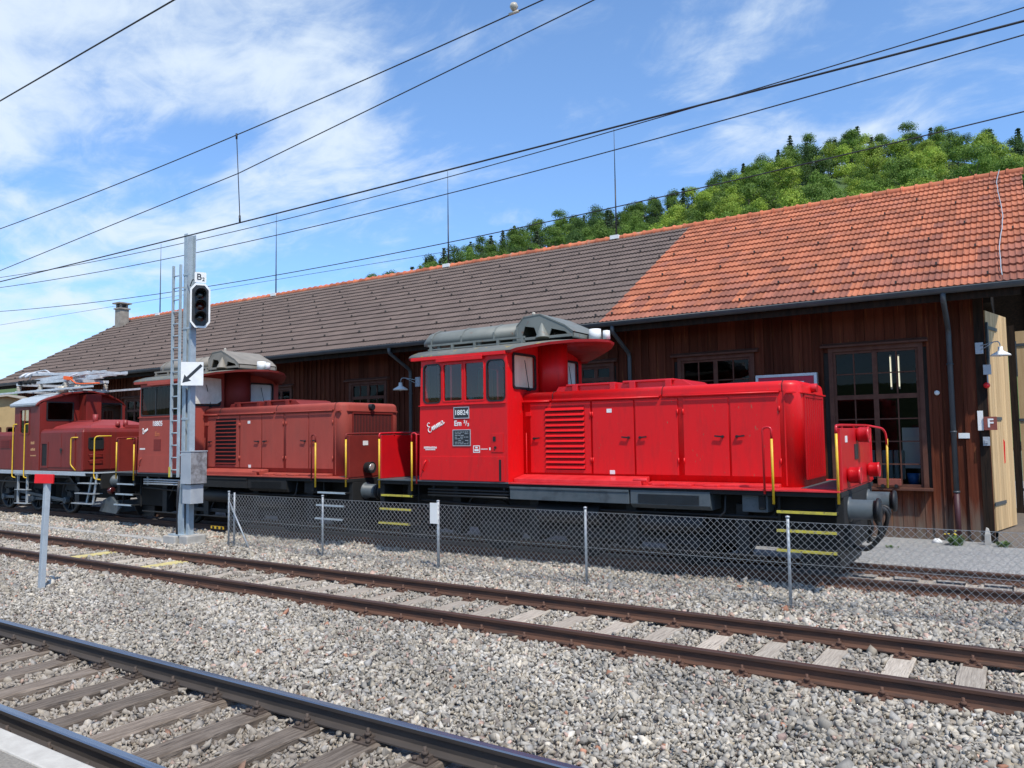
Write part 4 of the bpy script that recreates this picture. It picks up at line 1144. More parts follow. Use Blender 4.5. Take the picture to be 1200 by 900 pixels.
    for xx in (-7.40, -5.18, -3.14):
        arc = [(xx, hy0 - .001, 2.90)] + [(xx, hy0 + .008 + .10 * (1 - math.cos(R(a))) - .002, 2.985 + .095 * math.sin(R(a)) + .001) for a in range(0, 91, 10)]
        m.tube(arc + [(p[0], hy0 + hy1 - p[1], p[2]) for p in reversed(arc)], .007, n=5)
    m.build('cap_seam', M['soot'], hood)
    m = nb_(); m.prism([(-7.6, 3.05), (-7.5, 3.19), (-4.95, 3.21), (-4.7, 3.05)], 'y', 13.05, 14.2); m.box(-7.3, -6.25, 13.0, 14.25, 3.185, 3.225); m.box(-6.1, -5.1, 13.0, 14.25, 3.195, 3.235)
    for xx in (-7.1, -6.3, -5.9, -5.2): m.box(xx - .06, xx + .06, 12.98, 13.08, 3.08, 3.22)
    m.build('roof_hatch', P['end'], hood, bevel=.01)
    # doors
    yf = hy0 - .012
    def door(x0, x1, hx, louver=False, patch=None):
        m = nb_()
        if louver:
            m.plate([(x0, 1.54), (x1, 1.54), (x1, 2.865), (x0, 2.865)], [[(-7.55, 1.60), (-6.71, 1.60), (-6.71, 2.79), (-7.55, 2.79)]], lambda u, v, w: (u, yf + w, v), .011)
            m.box(-7.56, -6.70, hy0 - .0025, hy0 - .001, 1.59, 2.80, 1)
            for k in range(12):
                z_ = 1.615 + k * .099
                m.prism([(hy0 - .003, z_ + (.040 if faded else .080)), (yf - .034, z_ + .018), (yf - .034, z_ + .005), (hy0 - .003, z_ + .005)], 'x', -7.545, -6.715, 2)
        else: m.box(x0, x1, yf, yf + .011, 1.535, 2.865)
        d = m.build('louver_door' if louver else 'hood_door', [P['body'], M['soot'], M['dull_dark'] if faded else P['body']], hood, bevel=.004)
        m = nb_(); sgn = 1 if hx > (x0 + x1) / 2 else -1
        m.cyl((hx, yf, 2.19), (hx, yf - .035, 2.19), .022, n=10); m.bar((hx + sgn * .02, yf - .04, 2.185), (hx - sgn * .13, yf - .04, 2.20), .018, .026); m.build('handle', M['black'], d)
        m = nb_()
        hxx = x0 if hx > (x0 + x1) / 2 else x1
        for z_ in (1.78, 2.62): m.cyl((hxx, yf - .008, z_ - .05), (hxx, yf - .008, z_ + .05), .013, n=8)
        m.build('hinge', P['body'], d)
        return d
    door(-7.89, -6.585, -7.80, True)
    d1 = door(-6.545, -5.725, -5.82); door(-5.69, -4.90, -5.60); door(-4.80, -4.02, -4.12); door(-3.985, -3.19, -3.88)
    m = nb_()
    for q in ((-6.20, 2.68), (-6.16, 1.57)): m.box(q[0] - .05, q[0] + .05, yf - .004, yf - .001, q[1] - .035, q[1] + .035)
    m.build('sticker', M['white'], d1)
    # hood front: recessed grille and lamp
    m = nb_(); xg = hx1 + .001
    m.ring([(12.93, 1.48), (14.32, 1.48), (14.32, 2.86), (12.93, 2.86)], [(12.97, 1.53), (14.28, 1.53), (14.28, 2.81), (12.97, 2.81)], lambda u, v, w: (xg + w, u, v), .022, 0)
    m.box(xg, xg + .004, 12.97, 14.28, 1.53, 2.81, 2)
    nn = 26 if faded else 9
    for k in range(nn):
        yy = 13.0 + 1.25 * k / (nn - 1); w_ = .011 if faded else .05
        m.box(xg + .004, xg + (.008 if faded else .016), yy - w_, yy + w_, 1.535, 2.805, 1 if faded else 0)
    m.build('radiator_grille', [P['end'], M['soot'], P['end']], hood)
    m = nb_(); m.cyl((xg - .05, 13.55, 2.98), (xg + .09, 13.55, 2.98), .075, n=16); m.build('top_lamp', P['end'] if not faded else M['black'], hood, bevel=.006)
    # sill ledge
    m = nb_(); m.prism([(12.25, 1.373), (12.25, 1.44), (12.636, 1.505), (12.636, 1.373)], 'x', -8.05, -5.45); m.prism([(12.45, 1.373), (12.45, 1.41), (12.636, 1.43), (12.636, 1.373)], 'x', -5.40, -3.2)
    for xx in (-5.15, -4.7, -4.25): m.box(xx - .12, xx + .12, 12.3, 12.45, 1.373, 1.405)
    m.cyl((-5.6, 12.3, 1.46), (-5.35, 12.3, 1.46), .035)
    m.build('foot_ledge', P['top'], root, bevel=.006)
    # --- cab side details
    m = nb_(); m.box(-7.98, -7.86, hy0 - .05, hy0 - .001, 2.62, 2.70); m.tube([(-7.97, hy0 - .04, 2.30), (-7.97, hy0 - .04, 1.52)], .010); m.build('step_bracket', P['body'], hood, bevel=.004)
    m = nb_(); m.box(-10.24, -8.10, LY0 - .03, LY0 - .001, 2.868, 2.885); m.box(-10.17, -8.14, LY0 - .012, LY0 - .001, 1.385, 1.855); m.box(-8.45, -8.17, LY0 - .010, LY0 - .001, 1.94, 2.30); m.build('side_panel', P['body'], cab, bevel=.003)
    m = nb_(); m.box(-8.27, -8.22, LY0 - .016, LY0 - .010, 1.40, 1.80); m.build('slot', M['soot'], cab)
    m = nb_(); m.tube([(-10.13, LY0 - .01, 1.56), (-10.13, LY0 - .05, 1.60), (-10.08, LY0 - .05, 1.72), (-10.06, LY0 - .01, 1.78)], .016, fillet=.02); m.build('grab_handle', P['body'], cab)
    m = nb_(); m.box(-8.40, -8.34, LY0 - .02, LY0 - .010, 2.15, 2.24); m.cyl((-8.35, LY0 - .025, 2.03), (-8.35, LY0 - .009, 2.03), .025); m.build('door_lock', M['black'], cab)
    L_ = lambda x, z, dy=-.016: (x - LO[0], LY0 + dy - LO[1], z - LO[2])
    if not faded:
        m = nb_(); m.ring([(-9.345, 2.60), (-8.965, 2.60), (-8.965, 2.83), (-9.345, 2.83)], [(-9.33, 2.615), (-8.98, 2.615), (-8.98, 2.815), (-9.33, 2.815)], lambda u, v, w: (u, LY0 - .014 + w, v), .013, 1); m.box(-9.34, -8.97, LY0 - .010, LY0 - .001, 2.605, 2.825); npl = m.build('number_plate', [M['plate'], M['alu']], cab)
        text('18824', .138, M['white'], npl, L_(-9.155, 2.715, -.012), SIDE, bold=.002)
        text('Em', .145, M['white'], cab, L_(-9.25, 2.505, -.003), SIDE, bold=.004)
        text('3', .085, M['white'], cab, L_(-9.085, 2.535, -.003), SIDE, bold=.003); text('/', .13, M['white'], cab, L_(-9.045, 2.505, -.003), SIDE, bold=.002); text('3', .085, M['white'], cab, L_(-8.995, 2.475, -.003), SIDE, bold=.003)
        m = nb_(); m.ring([(-9.375, 2.06), (-8.935, 2.06), (-8.935, 2.385), (-9.375, 2.385)], [(-9.36, 2.075), (-8.95, 2.075), (-8.95, 2.37), (-9.36, 2.37)], lambda u, v, w: (u, LY0 - .014 + w, v), .013, 1); m.box(-9.37, -8.94, LY0 - .010, LY0 - .001, 2.065, 2.38)
        rs = random.Random(3)
        for k in range(8):
            z_ = 2.335 - k * .033; xx = -9.32
            while xx < -9.0:
                l_ = rs.uniform(.03, .08)
                if rs.random() < .85: m.box(xx, min(xx + l_, -8.99), LY0 - .0125, LY0 - .009, z_ - .005, z_ + .005, 1)
                xx += l_ + .015
        m.build('data_plate', [M['plate'], M['alu']], cab)
        m = nb_(); cursive(m, (-9.97, LY0 - .004, 2.33), .135, R(24), EMMA, .0085); m.build('name_lettering', M['white'], cab)
        rs = random.Random(5); m = nb_()
        for z_, n_, h_ in ((2.035, 13, .022), (1.995, 10, .014)):
            for k in range(n_): m.box(-10.12 + k * .026 + (.04 if n_ < 12 else 0), -10.103 + k * .026 + (.04 if n_ < 12 else 0), LY0 - .004, LY0 - .001, z_ - h_, z_ + h_ * rs.uniform(.6, 1))
        m.ring([(-8.88, 1.93), (-8.72, 1.93), (-8.72, 2.07), (-8.88, 2.07)], [(-8.865, 1.945), (-8.735, 1.945), (-8.735, 2.055), (-8.865, 2.055)], lambda u, v, w: (u, LY0 - .004 + w, v), .003); m.box(-8.85, -8.75, LY0 - .004, LY0 - .001, 1.96, 2.0); m.box(-8.83, -8.77, LY0 - .004, LY0 - .001, 2.015, 2.045)
        for k in range(7): m.box(-8.70 + k * .024, -8.685 + k * .024, LY0 - .004, LY0 - .001, 1.99, 2.01)
        m.box(-8.50, -8.47, LY0 - .004, LY0 - .001, 1.98, 2.03)
        m.build('stencil_marks', M['white'], cab)
    else:
        text('18805', .19, M['white'], cab, L_(-9.35, 2.70, -.003), SIDE, bold=.004)
        text('Em', .17, mat('faded_orange_lettering', (.52, .14, .05), rough=.6), cab, L_(-9.35, 2.42, -.003), SIDE, bold=.004)
        m = nb_(); m.box(-9.5, -9.17, LY0 - .008, LY0 - .001, 1.98, 2.28); m.build('data_plate', M['dull_dark'], cab)
        m = nb_(); cursive(m, (-10.02, LY0 - .004, 2.42), .11, R(24), LOTTI, .010); m.build('name_lettering', M['white'], cab)
        m = nb_()
        for k in range(9): m.box(-10.16 + k * .028, -10.14 + k * .028, LY0 - .004, LY0 - .001, 2.0, 2.045)
        m.build('stencil_marks', M['white'], cab)
        m = nb_(); m.lathe([(0, 0), (.13, 0), (.13, .002), (0, .002)], (-2.99, 12.645, 1.85), (.35, -1, 0), n=18); 
    # --- headstock panels with lamps
    for xe, s_ in ((-2.24, 1), (-11.40, -1)):
        m = nb_(); xa, xb = sorted((xe - s_ * .02, xe + s_ * .015))
        m.box(xa, xb, 12.20, 15.0, 1.379, 2.30); m.box(xa - .02, xb + .02, 12.18, 12.23, 1.379, 2.298); m.box(xa - .02, xb + .02, 14.97, 15.02, 1.379, 2.30)
        pn = m.build('end_panel', P['panel'], root, bevel=.006)
        for yy, z_ in ((13.64, 2.19), (12.72, 1.58), (14.56, 1.58)):
            if faded and s_ > 0 and z_ > 2: continue
            m = nb_(); m.lathe([(0, -.01), (.085, 0), (.118, .025), (.124, .06), (.124, .16), (.131, .165), (.131, .19), (.118, .195), (.108, .18), (0, .178)], (xb if s_ > 0 else xa, yy, z_), (s_, 0, 0), n=22)
            lm = m.build('headlight', M['soot'] if faded else M['red_dark'], pn)
            m = nb_(); m.lathe([(0, .180), (.106, .182), (.05, .190), (0, .192)], (xb if s_ > 0 else xa, yy, z_), (s_, 0, 0), n=22); m.build('lamp_glass', M['lampglass'] if faded else M['red_dark'], lm)
        m = nb_(); xf = xb if s_ > 0 else xa
        m.box(*sorted((xf, xf + s_ * .012)), 13.35, 13.66, 1.98, 2.14) if False else m.box(*sorted((xf, xf + s_ * .012)), 13.36, 13.66, 1.80, 2.04)
        m.build('small_plate', [M['plate'] if not faded else M['white']], pn)
        m = nb_(); m.box(*sorted((xf, xf + s_ * .006)), 12.62, 12.78, 2.08, 2.18); m.build('sticker', M['white'], pn)
        # railing tubes: red bows with yellow grips
        X = xe
        m = nb_()
        m.tube([(X - s_ * .02, 12.13, 2.22), (X - s_ * .02, 12.13, 2.335), (X - s_ * .02, 12.5, 2.345), (X - s_ * .02, 14.95, 2.345), (X + s_ * .22, 15.32, 2.28), (X + s_ * .24, 15.34, 1.95)], .020, fillet=.14)
        for yy in (12.6, 13.6, 14.6): m.cyl((X - s_ * .02, yy, 2.29), (X - s_ * .02, yy, 2.345), .014, n=8)
        xi = X - s_ * .95
        m.tube([(xi - s_ * .13, 12.10, 1.30), (xi - s_ * .13, 12.10, 2.33), (xi, 12.10, 2.33), (xi, 12.10, 2.14)], .018, fillet=.09)
        m.build('railing', P['panel'] if faded else M['red_dark'], root)
        for a_, b_ in (((X - s_ * .02, 12.13, 2.25), (X - s_ * .02, 12.13, 1.18)), ((X + s_ * .24, 15.34, 2.1), (X + s_ * .22, 15.32, 1.22)), ((xi, 12.10, 2.15), (xi, 12.10, 1.15)), ((xi, 15.10, 2.15), (xi, 15.10, 1.15))):
            m = nb_(); m.tube([a_, b_], .0195); m.build('handrail', M['yellow'], root)
        # steps
        for q in (0, 1):
            m = nb_()
            for z_, y_ in ((1.05, 12.14), (.77, 12.10), (.48, 12.06)):
                xa2, xb2 = sorted((X - s_ * .06, X - s_ * .92))
                if q: m.box(xa2, xb2, 2 * LYM - y_ - .26, 2 * LYM - y_, z_ - .03, z_, 0)
                else: m.box(xa2, xb2, y_, y_ + .26, z_ - .03, z_, 0); m.box(xa2, xb2, y_ - .006, y_ + .03, z_ - .034, z_ + .004, 1)
            for xx in (X - s_ * .05, X - s_ * .93):
                yq = 12.33 if q == 0 else 14.84
                m.box(xx - .02, xx + .02, yq, yq + .03, .42, 1.27, 0)
            m.build('steps', [M['soot'], M['yellow2'] if not faded else M['mast']], root)
        # buffers, coupling hook, hoses
        for yy in (LYM - .875, LYM + .875):
            m = nb_(); m.lathe([(0, 0), (.19, 0), (.19, .04), (.150, .05), (.150, .36), (.0, .36)], (X, yy, 1.06), (s_, 0, 0), n=26); bf = m.build('buffer', M['frame'], root)
            m = nb_(); m.lathe([(0, .36), (.143, .362), (.143, .40), (.178, .405), (.182, .43), (.168, .455), (0, .465)], (X, yy, 1.06), (s_, 0, 0), n=26); m.build('buffer_head', M['black'], bf)
        m = nb_(); m.bar((X, LYM, 1.05), (X + s_ * .32, LYM, 1.05), .06, .09); m.tube([(X + s_ * .3, LYM, 1.08), (X + s_ * .38, LYM, .98), (X + s_ * .3, LYM, .88), (X + s_ * .22, LYM, .93)], .03, fillet=.04); m.tube([(X + s_ * .15, LYM, 1.02), (X + s_ * .20, LYM, .7), (X + s_ * .12, LYM, .45)], .025); m.build('coupling_hook', M['black'], root)
        m = nb_()
        for k, yy in enumerate((12.95, 13.15, 14.05, 14.25)):
            m = nb_(); m.tube([(X, yy, 1.0), (X + s_ * (.32 + .03 * k), yy, .98), (X + s_ * (.44 - .05 * k), yy + .05, .66), (X + s_ * .20, yy + .10, .40), (X - s_ * .02, yy + .06, .46)], .033, fillet=.2)
            m.build('brake_hose', M['hose'], root)
        m = nb_()
        for yy in (12.95, 14.05): m.tube([(X + s_ * .02, yy, 1.0), (X + s_ * .12, yy, 1.0)], .036); m.cyl((X + s_ * .06, yy, 1.0), (X + s_ * .06, yy - .09, 1.03), .022)
        m.build('hose_tap', M['sign_red'], root)
        m = nb_(); m.box(*sorted((X - s_ * .75, X - s_ * .15)), 12.86, 12.92, .08, .42); m.box(*sorted((X - s_ * .75, X - s_ * .15)), 14.28, 14.34, .08, .42); m.prism([(12.75, .12), (14.45, .12), (14.6, .42), (12.6, .42)], 'x', *sorted((X - s_ * .16, X - s_ * .12))); m.build('rail_guard', M['black'], root)
    return root
em_loco(0, 'bright red diesel shunting locomotive number 18824, nearest of the three locomotives', False)
em_loco(-10.11, 'faded brick red diesel shunting locomotive standing behind the signal mast', True)

def electric_loco():
    O = (-27, 13.6, 0)
    root = thing('electric_locomotive', O, 'dark wine red electric locomotive with a folded silver pantograph, leftmost of the three', 'locomotive')
    nb_ = lambda: MB(O)
    y0, y1 = 12.2, 15.0
    m = nb_(); m.box(-31.3, -22.62, 12.24, 14.96, 1.20, 1.34); m.box(-31.0, -22.8, 12.95, 14.25, .5, 1.20); m.box(-22.66, -22.56, 12.3, 14.9, .85, 1.28); m.build('underframe', M['soot'], root, bevel=.01)
    m = nb_(); m.box(-31.3, -23.3, 12.185, 12.235, 1.22, 1.338); m.box(-31.3, -23.3, 14.965, 15.015, 1.22, 1.338); m.box(-23.3, -22.55, 12.19, 15.0, 1.30, 1.338); m.build('grey_sole_bar', M['pole_grey'], root, bevel=.006)
    # cab
    m = nb_()
    arch = [(y0 + .04, 1.34), (y1 - .04, 1.34), (y1 - .04, 3.47), (14.7, 3.66), (14.2, 3.82), (13.6, 3.88), (13.0, 3.82), (12.5, 3.66), (y0 + .04, 3.47)]
    out_ = [(-27.75, 1.34), (-26.08, 1.34), (-26.08, 3.47), (-27.75, 3.47)]
    for yy in (y0, y1 - .04): m.plate(out_, [rr(-27.38, -26.76, 2.52, 3.32, .05)], lambda u, v, w, yy=yy: (u, yy + w, v), .04)
    for xx in (-26.12, -27.75): m.plate(arch, [rr(12.42, 13.22, 2.96, 3.52, .03), rr(14.12, 14.86, 2.96, 3.52, .03)], lambda u, v, w, xx=xx: (xx + w, u, v), .04)
    cab = m.build('cab', M['wine'], root, bevel=.01)
    m = nb_(); m.box(-27.7, -26.2, 12.26, 14.94, 1.9, 1.94); m.box(-27.6, -26.3, 13.3, 13.9, 1.94, 2.9); m.build('cab_interior', M['inside'], cab)
    m = nb_(); m.ring(rr(-27.41, -26.73, 2.49, 3.35, .06), rr(-27.35, -26.79, 2.55, 3.29, .04), lambda u, v, w: (u, y0 - .012 + w, v), .03); m.box(-27.09, -27.06, y0 - .006, y0 + .01, 2.54, 3.3)
    w = m.build('side_window', M['wine'], cab); m = nb_(); p_ = rr(-27.38, -26.76, 2.52, 3.32, .05); m.add([(u, y0 + .015, v) for u, v in p_], [tuple(range(len(p_)))]); m.build('pane', M['glass'], w)
    for a, b in ((12.42, 13.22), (14.12, 14.86)):
        m = nb_(); m.ring(rr(a - .03, b + .03, 2.93, 3.55, .04), rr(a + .01, b - .01, 2.97, 3.51, .02), lambda u, v, w: (-26.09 + w, u, v), .025); w = m.build('front_window', M['gasket'], cab)
        m = nb_(); p_ = rr(a, b, 2.96, 3.52, .03); m.add([(-26.098, u, v) for u, v in p_], [tuple(range(len(p_)))]); m.build('pane', M['glass_dark'], w)
    m = nb_(); m.box(-26.075, -25.62, 13.42, 13.92, 2.6, 3.80); m.build('cable_duct', M['wine'], root, bevel=.01)
    # roof
    m = nb_(); prof = [(12.12, 3.45), (12.25, 3.58), (12.5, 3.69), (13.0, 3.86), (13.6, 3.93), (14.2, 3.86), (14.7, 3.69), (14.95, 3.58), (15.08, 3.45)]
    low = [(y + (.03 if y < 13.6 else -.03), z - .05) for y, z in prof]
    m.prism(prof + low[::-1], 'x', -27.95, -26.25, 0)
    vis = []
    for y, z in prof: vis.append((-26.25 + .52 * max(.1, math.cos(math.pi * (y - 13.6) / 3.3)), y, z))
    n_ = len(prof)
    vs = [(-26.25, y, z) for y, z in prof] + vis + [(-26.25, y, z - .05) for y, z in prof] + [(x_, y, z - .05) for x_, y, z in vis]
    m.add(vs, [(k, k + 1, n_ + k + 1, n_ + k) for k in range(n_ - 1)] + [(2 * n_ + k, 3 * n_ + k, 3 * n_ + k + 1, 2 * n_ + k + 1) for k in range(n_ - 1)] + [(n_ + k, n_ + k + 1, 3 * n_ + k + 1, 3 * n_ + k) for k in range(n_ - 1)], 1)
    m.prism([(12.105, 3.44), (12.105, 3.50), (12.5, 3.72), (12.55, 3.70), (12.16, 3.44)], 'x', -27.9, -26.2, 0)
    roof = m.build('cab_roof', [M['pole_grey'], M['wine']], root)
    # pantograph and roof gear
    m = nb_()
    for yy in (12.75, 14.45): m.bar((-30.6, yy, 3.96), (-24.0, yy, 3.96), .06, .06)
    for xx in (-29.0, -27.5, -26.3):
        m.bar((xx, 12.75, 3.99), (xx, 14.45, 3.99), .05, .05)
    for yy in (12.95, 14.25): m.bar((-29.3, yy, 4.26), (-25.9, yy, 4.26), .10, .09)
    for xx in (-29.2, -26.0): m.bar((xx, 12.95, 4.26), (xx, 14.25, 4.26), .10, .09)
    m.build('roof_frame', M['silver'], roof)
    pan = nb_()
    for q in (-1, 1):
        pan.bar((-28.3, 13.6 + q * .55, 4.34), (-25.2, 13.6 + q * .35, 4.48), .11, .12); pan.bar((-25.2, 13.6 + q * .35, 4.48), (-28.6, 13.6 + q * .62, 4.57), .07, .07); pan.bar((-28.3, 13.6 + q * .55, 4.34), (-26.8, 13.6 - q * .4, 4.42), .05, .05)
    for xx in (-28.75, -28.35): pan.tube([(xx, 12.75, 4.46), (xx, 12.95, 4.62), (xx, 13.6, 4.64), (xx, 14.25, 4.62), (xx, 14.45, 4.46)], .045, fillet=.15)
    for xx in (-25.2, -24.6): pan.bar((xx, 13.05, 4.46), (xx, 14.15, 4.46), .08, .09)
    pan.bar((-26.0, 13.25, 4.44), (-24.2, 13.25, 4.46), .07, .09); pan.bar((-26.0, 13.95, 4.44), (-24.2, 13.95, 4.46), .07, .09); pan.bar((-27.6, 13.3, 4.36), (-25.6, 13.3, 4.40), .16, .10); pan.bar((-27.6, 13.9, 4.36), (-25.6, 13.9, 4.40), .16, .10)
    pan.tube([(-28.9, 13.1, 4.3), (-28.6, 13.1, 4.66), (-27.6, 13.1, 4.70), (-27.2, 13.1, 4.45)], .026, fillet=.3)
    pan.tube([(-26.4, 13.0, 4.02), (-26.1, 13.0, 4.35), (-25.6, 13.1, 4.46)], .025, fillet=.2)
    pg = pan.build('pantograph', M['silver'], roof)
    for xx in (-29.2, -27.7, -26.0):
        for yy in (12.95, 14.25):
            m = nb_(); m.lathe([(.05, 4.0), (.085, 4.02), (.05, 4.05), (.085, 4.08), (.05, 4.11), (.085, 4.14), (.05, 4.2)], (xx, yy, 0), n=14); m.build('insulator', M['ivory'], pg)
    m = nb_()
    for k in range(4): m.cyl((-28.9 + k * .32, 12.80, 4.30), (-28.9 + k * .32, 13.05, 4.30), .075, n=12)
    m.build('resistor', M['soot'], pg)
    m = nb_(); m.bar((-26.0, 12.9, 4.34), (-25.7, 12.95, 4.30), .11, .11); m.tube([(-25.8, 12.92, 4.33), (-25.3, 12.9, 4.12), (-25.0, 12.9, 4.09), (-23.9, 12.9, 4.06)], .022); m.build('earthing_rod', M['orange'], pg)
    m = nb_(); m.cyl((-26.3, 13.0, 3.86), (-26.3, 13.0, 4.08), .16, n=16); m.cyl((-25.9, 13.3, 3.95), (-25.9, 13.3, 4.10), .13, n=16); m.build('roof_switch', M['ivory'], roof)
    # hoods
    def hood(xa, xb, zt, flip):
        def ring(z, i): return [(xa + (i if flip else 0), y0 + .01 + i, z), (xb - (0 if flip else i), y0 + .01 + i, z), (xb - (0 if flip else i), y1 - .01 - i, z), (xa + (i if flip else 0), y1 - .01 - i, z)]
        m = nb_(); m.loft([ring(1.342, 0), ring(zt - .13, 0), ring(zt - .04, .04), ring(zt, .13)], smooth=False)
        return m.build('hood', M['wine'], root, bevel=.05)
    hd = hood(-26.06, -23.5, 2.66, False); h2 = hood(-30.6, -27.77, 2.60, True)
    m = nb_(); m.loft([[(-26.0, 12.55, 2.655), (-23.65, 12.55, 2.655), (-23.65, 14.65, 2.655), (-26.0, 14.65, 2.655)], [(-25.9, 12.62, 2.74), (-23.75, 12.62, 2.74), (-23.75, 14.6, 2.74), (-25.9, 14.6, 2.74)], [(-25.8, 13.25, 2.93), (-24.3, 13.25, 2.93), (-24.3, 14.0, 2.93), (-25.8, 14.0, 2.93)]], smooth=False)
    m.cyl((-24.45, 13.1, 2.80), (-24.45, 13.1, 3.10), .08, n=12); m.box(-24.75, -23.6, 13.6, 14.5, 2.66, 2.76); m.cyl((-23.7, 13.4, 2.7), (-23.7, 13.4, 2.86), .07, n=10); m.cyl((-23.7, 13.65, 2.7), (-23.7, 13.65, 2.90), .07, n=10)
    m.build('roof_hatch', M['wine_top'], hd)
    m = nb_(); m.box(-25.47, -24.69, y0 - .008, y0 + .008, 1.46, 2.49); m.box(-24.67, -23.89, y0 - .008, y0 + .008, 1.46, 2.49); d = m.build('hood_door', M['wine'], hd, bevel=.004)
    m = nb_(); m.cyl((-24.68, y0 - .02, 2.0), (-24.68, y0, 2.0), .05); m.bar((-24.72, y0 - .03, 2.03), (-24.64, y0 - .03, 1.90), .02, .03); m.build('handle', M['black'], d)
    m = nb_(); m.ring([(-25.97, 1.44), (-25.5, 1.44), (-25.5, 2.24), (-25.97, 2.24)], [(-25.90, 1.50), (-25.57, 1.50), (-25.57, 2.19), (-25.90, 2.19)], lambda u, v, w: (u, y0 - .012 + w, v), .02); m.box(-25.91, -25.56, y0 + .002, y0 + .008, 1.5, 2.2, 1); m.build('side_vent', [M['wine'], M['soot']], hd)
    m = nb_(); m.box(-28.7, -28.0, y0 - .004, y0 + .008, 2.05, 2.35, 0)
    for k in range(5): m.box(-28.66, -28.04, y0 - .014, y0 - .003, 2.08 + k * .055, 2.10 + k * .055, 0)
    m.build('side_louver', M['dull_dark'], h2)
    # front face of hood: door, rungs, recessed lamp
    m = nb_(); X = -23.5
    m.box(X, X + .012, 12.28, 13.05, 1.40, 2.50); m.box(X, X + .012, 13.10, 13.95, 1.40, 2.50); m.box(X, X + .012, 14.0, 14.9, 1.40, 2.50); fd = m.build('end_door', M['wine'], hd, bevel=.004)
    m = nb_(); m.box(X + .012, X + .02, 12.42, 12.80, 2.05, 2.33); m.ring(rr(12.38, 12.84, 2.01, 2.37, .05), rr(12.42, 12.80, 2.05, 2.33, .03), lambda u, v, w: (X + .012 + w, u, v), .03); m.build('lamp_recess', M['soot'], fd)
    m = nb_()
    for z_ in (1.85, 1.66): m.tube([(X + .01, 12.4, z_), (X + .07, 12.4, z_), (X + .07, 12.8, z_), (X + .01, 12.8, z_)], .012)
    m.cyl((X, 13.5, 1.75), (X + .06, 13.5, 1.75), .04); m.build('rung', M['wine'], fd)
    # lettering by the door (illegible at this distance: short strokes)
    m = nb_(); rs = random.Random(9)
    for z_, n_, h_ in ((2.23, 4, .05), (2.02, 5, .045), (1.82, 6, .022)):
        for k in range(n_): m.box(-26.62 + k * .06, -26.58 + k * .06, y0 - .004, y0 - .001, z_ - h_, z_ + h_ * rs.uniform(.4, 1))
    m.build('stencil_marks', mat('pale_orange_lettering', (.55, .30, .14), rough=.6), cab)
    # handrails
    HR = [([(xx + .12, y0 + .01, 2.84), (xx, y0 - .06, 2.84), (xx, y0 - .06, 1.12), (xx + .15, y0 - .03, 1.10)], .07) for xx in (-27.70, -26.92)]
    HR += [([(-23.75, y0 + .02, 2.37), (-24.02, y0 - .06, 2.37), (-24.02, y0 - .06, 1.55), (-23.85, y0, 1.38)], .07),
           ([(-22.6, 12.6, 2.40), (-22.8, y0, 2.40), (-22.8, y0, 1.15), (-22.45, y0, 1.13)], .12),
           ([(-22.6, 13.0, 1.1), (-22.6, 13.0, 2.30), (-22.6, 13.6, 2.35), (-22.6, 13.9, 2.35)], .15),
           ([(-22.6, 13.9, 1.1), (-22.6, 13.9, 2.35), (-22.6, 14.15, 2.35), (-22.6, 14.2, 1.4)], .1)]
    for p_, f_ in HR:
        m = nb_(); m.tube(p_, .018, fillet=f_); m.build('handrail', M['yellow'], root)
    # running gear
    for xx in (-29.3, -27.25, -25.2):
        for s_ in (-1, 1):
            yw = 13.6 + s_ * .78
            m = nb_(); m.lathe([(.56, -.065), (.58, -.05), (.56, .06), (.47, .06), (.47, -.06)], (xx, yw, .55), (0, s_, 0), n=36)
            for k in range(12):
                a = R(30 * k + 8); m.bar((xx + .1 * math.cos(a), yw, .55 + .1 * math.sin(a)), (xx + .48 * math.cos(a), yw, .55 + .48 * math.sin(a)), .04, .05, up=(0, 1, 0))
            m.cyl((xx, yw - .1, .55), (xx, yw + .1, .55), .13, n=16)
            m.prism([(xx - .46 * math.cos(R(q)), .55 + .46 * math.sin(R(q))) for q in range(20, 161, 14)], 'y', yw - .03, yw + .045)
            m.build('wheel', M['black'], root)
    for s_ in (-1, 1):
        yo = 13.6 + s_ * .96
        m = nb_(); m.box(-29.3, -25.2, yo - .03, yo + .03, .36, .45)
        for xx in (-29.3, -27.25, -25.2): m.cyl((xx, yo - .07, .405), (xx, yo + .07, .405), .10, n=14)
        m.bar((-28.2, yo + s_ * .06, .62), (-25.2, yo + s_ * .06, .42), .05, .09)
        m.build('side_rod', M['frame'], root, bevel=.01)
    m = nb_()
    for xx in (-28.2, -26.2, -24.3): m.box(xx - .12, xx + .12, 12.5, 12.75, .3, 1.2)
    m.bar((-26.0, 12.45, 1.15), (-24.6, 12.45, 1.15), .08, .06); m.bar((-24.6, 12.45, 1.15), (-24.0, 12.45, .75), .08, .06); m.tube([(-30, 12.4, .95), (-24, 12.4, .95)], .03)
    m.build('brake_gear', M['black'], root)
    m = nb_()
    for z_, xa, xb in ((1.02, -23.55, -22.62), (.72, -23.72, -22.70), (.42, -23.9, -22.80)): m.box(xa, xb, 12.12, 12.42, z_ - .025, z_)
    m.bar((-22.62, 12.2, 1.28), (-22.82, 12.2, .40), .03, .07); m.bar((-23.2, 12.38, 1.28), (-23.5, 12.38, .40), .03, .07)
    m.build('steps', M['galv'], root); m = nb_()
    for z_ in (1.2, .72, .28): m.box(-27.6, -26.85, 12.18, 12.36, z_ - .02, z_)
    for xx in (-27.55, -26.95): m.box(xx - .03, xx + .03, 12.25, 12.30, .26, 1.2)
    m.build('steps', M['galv'], root)
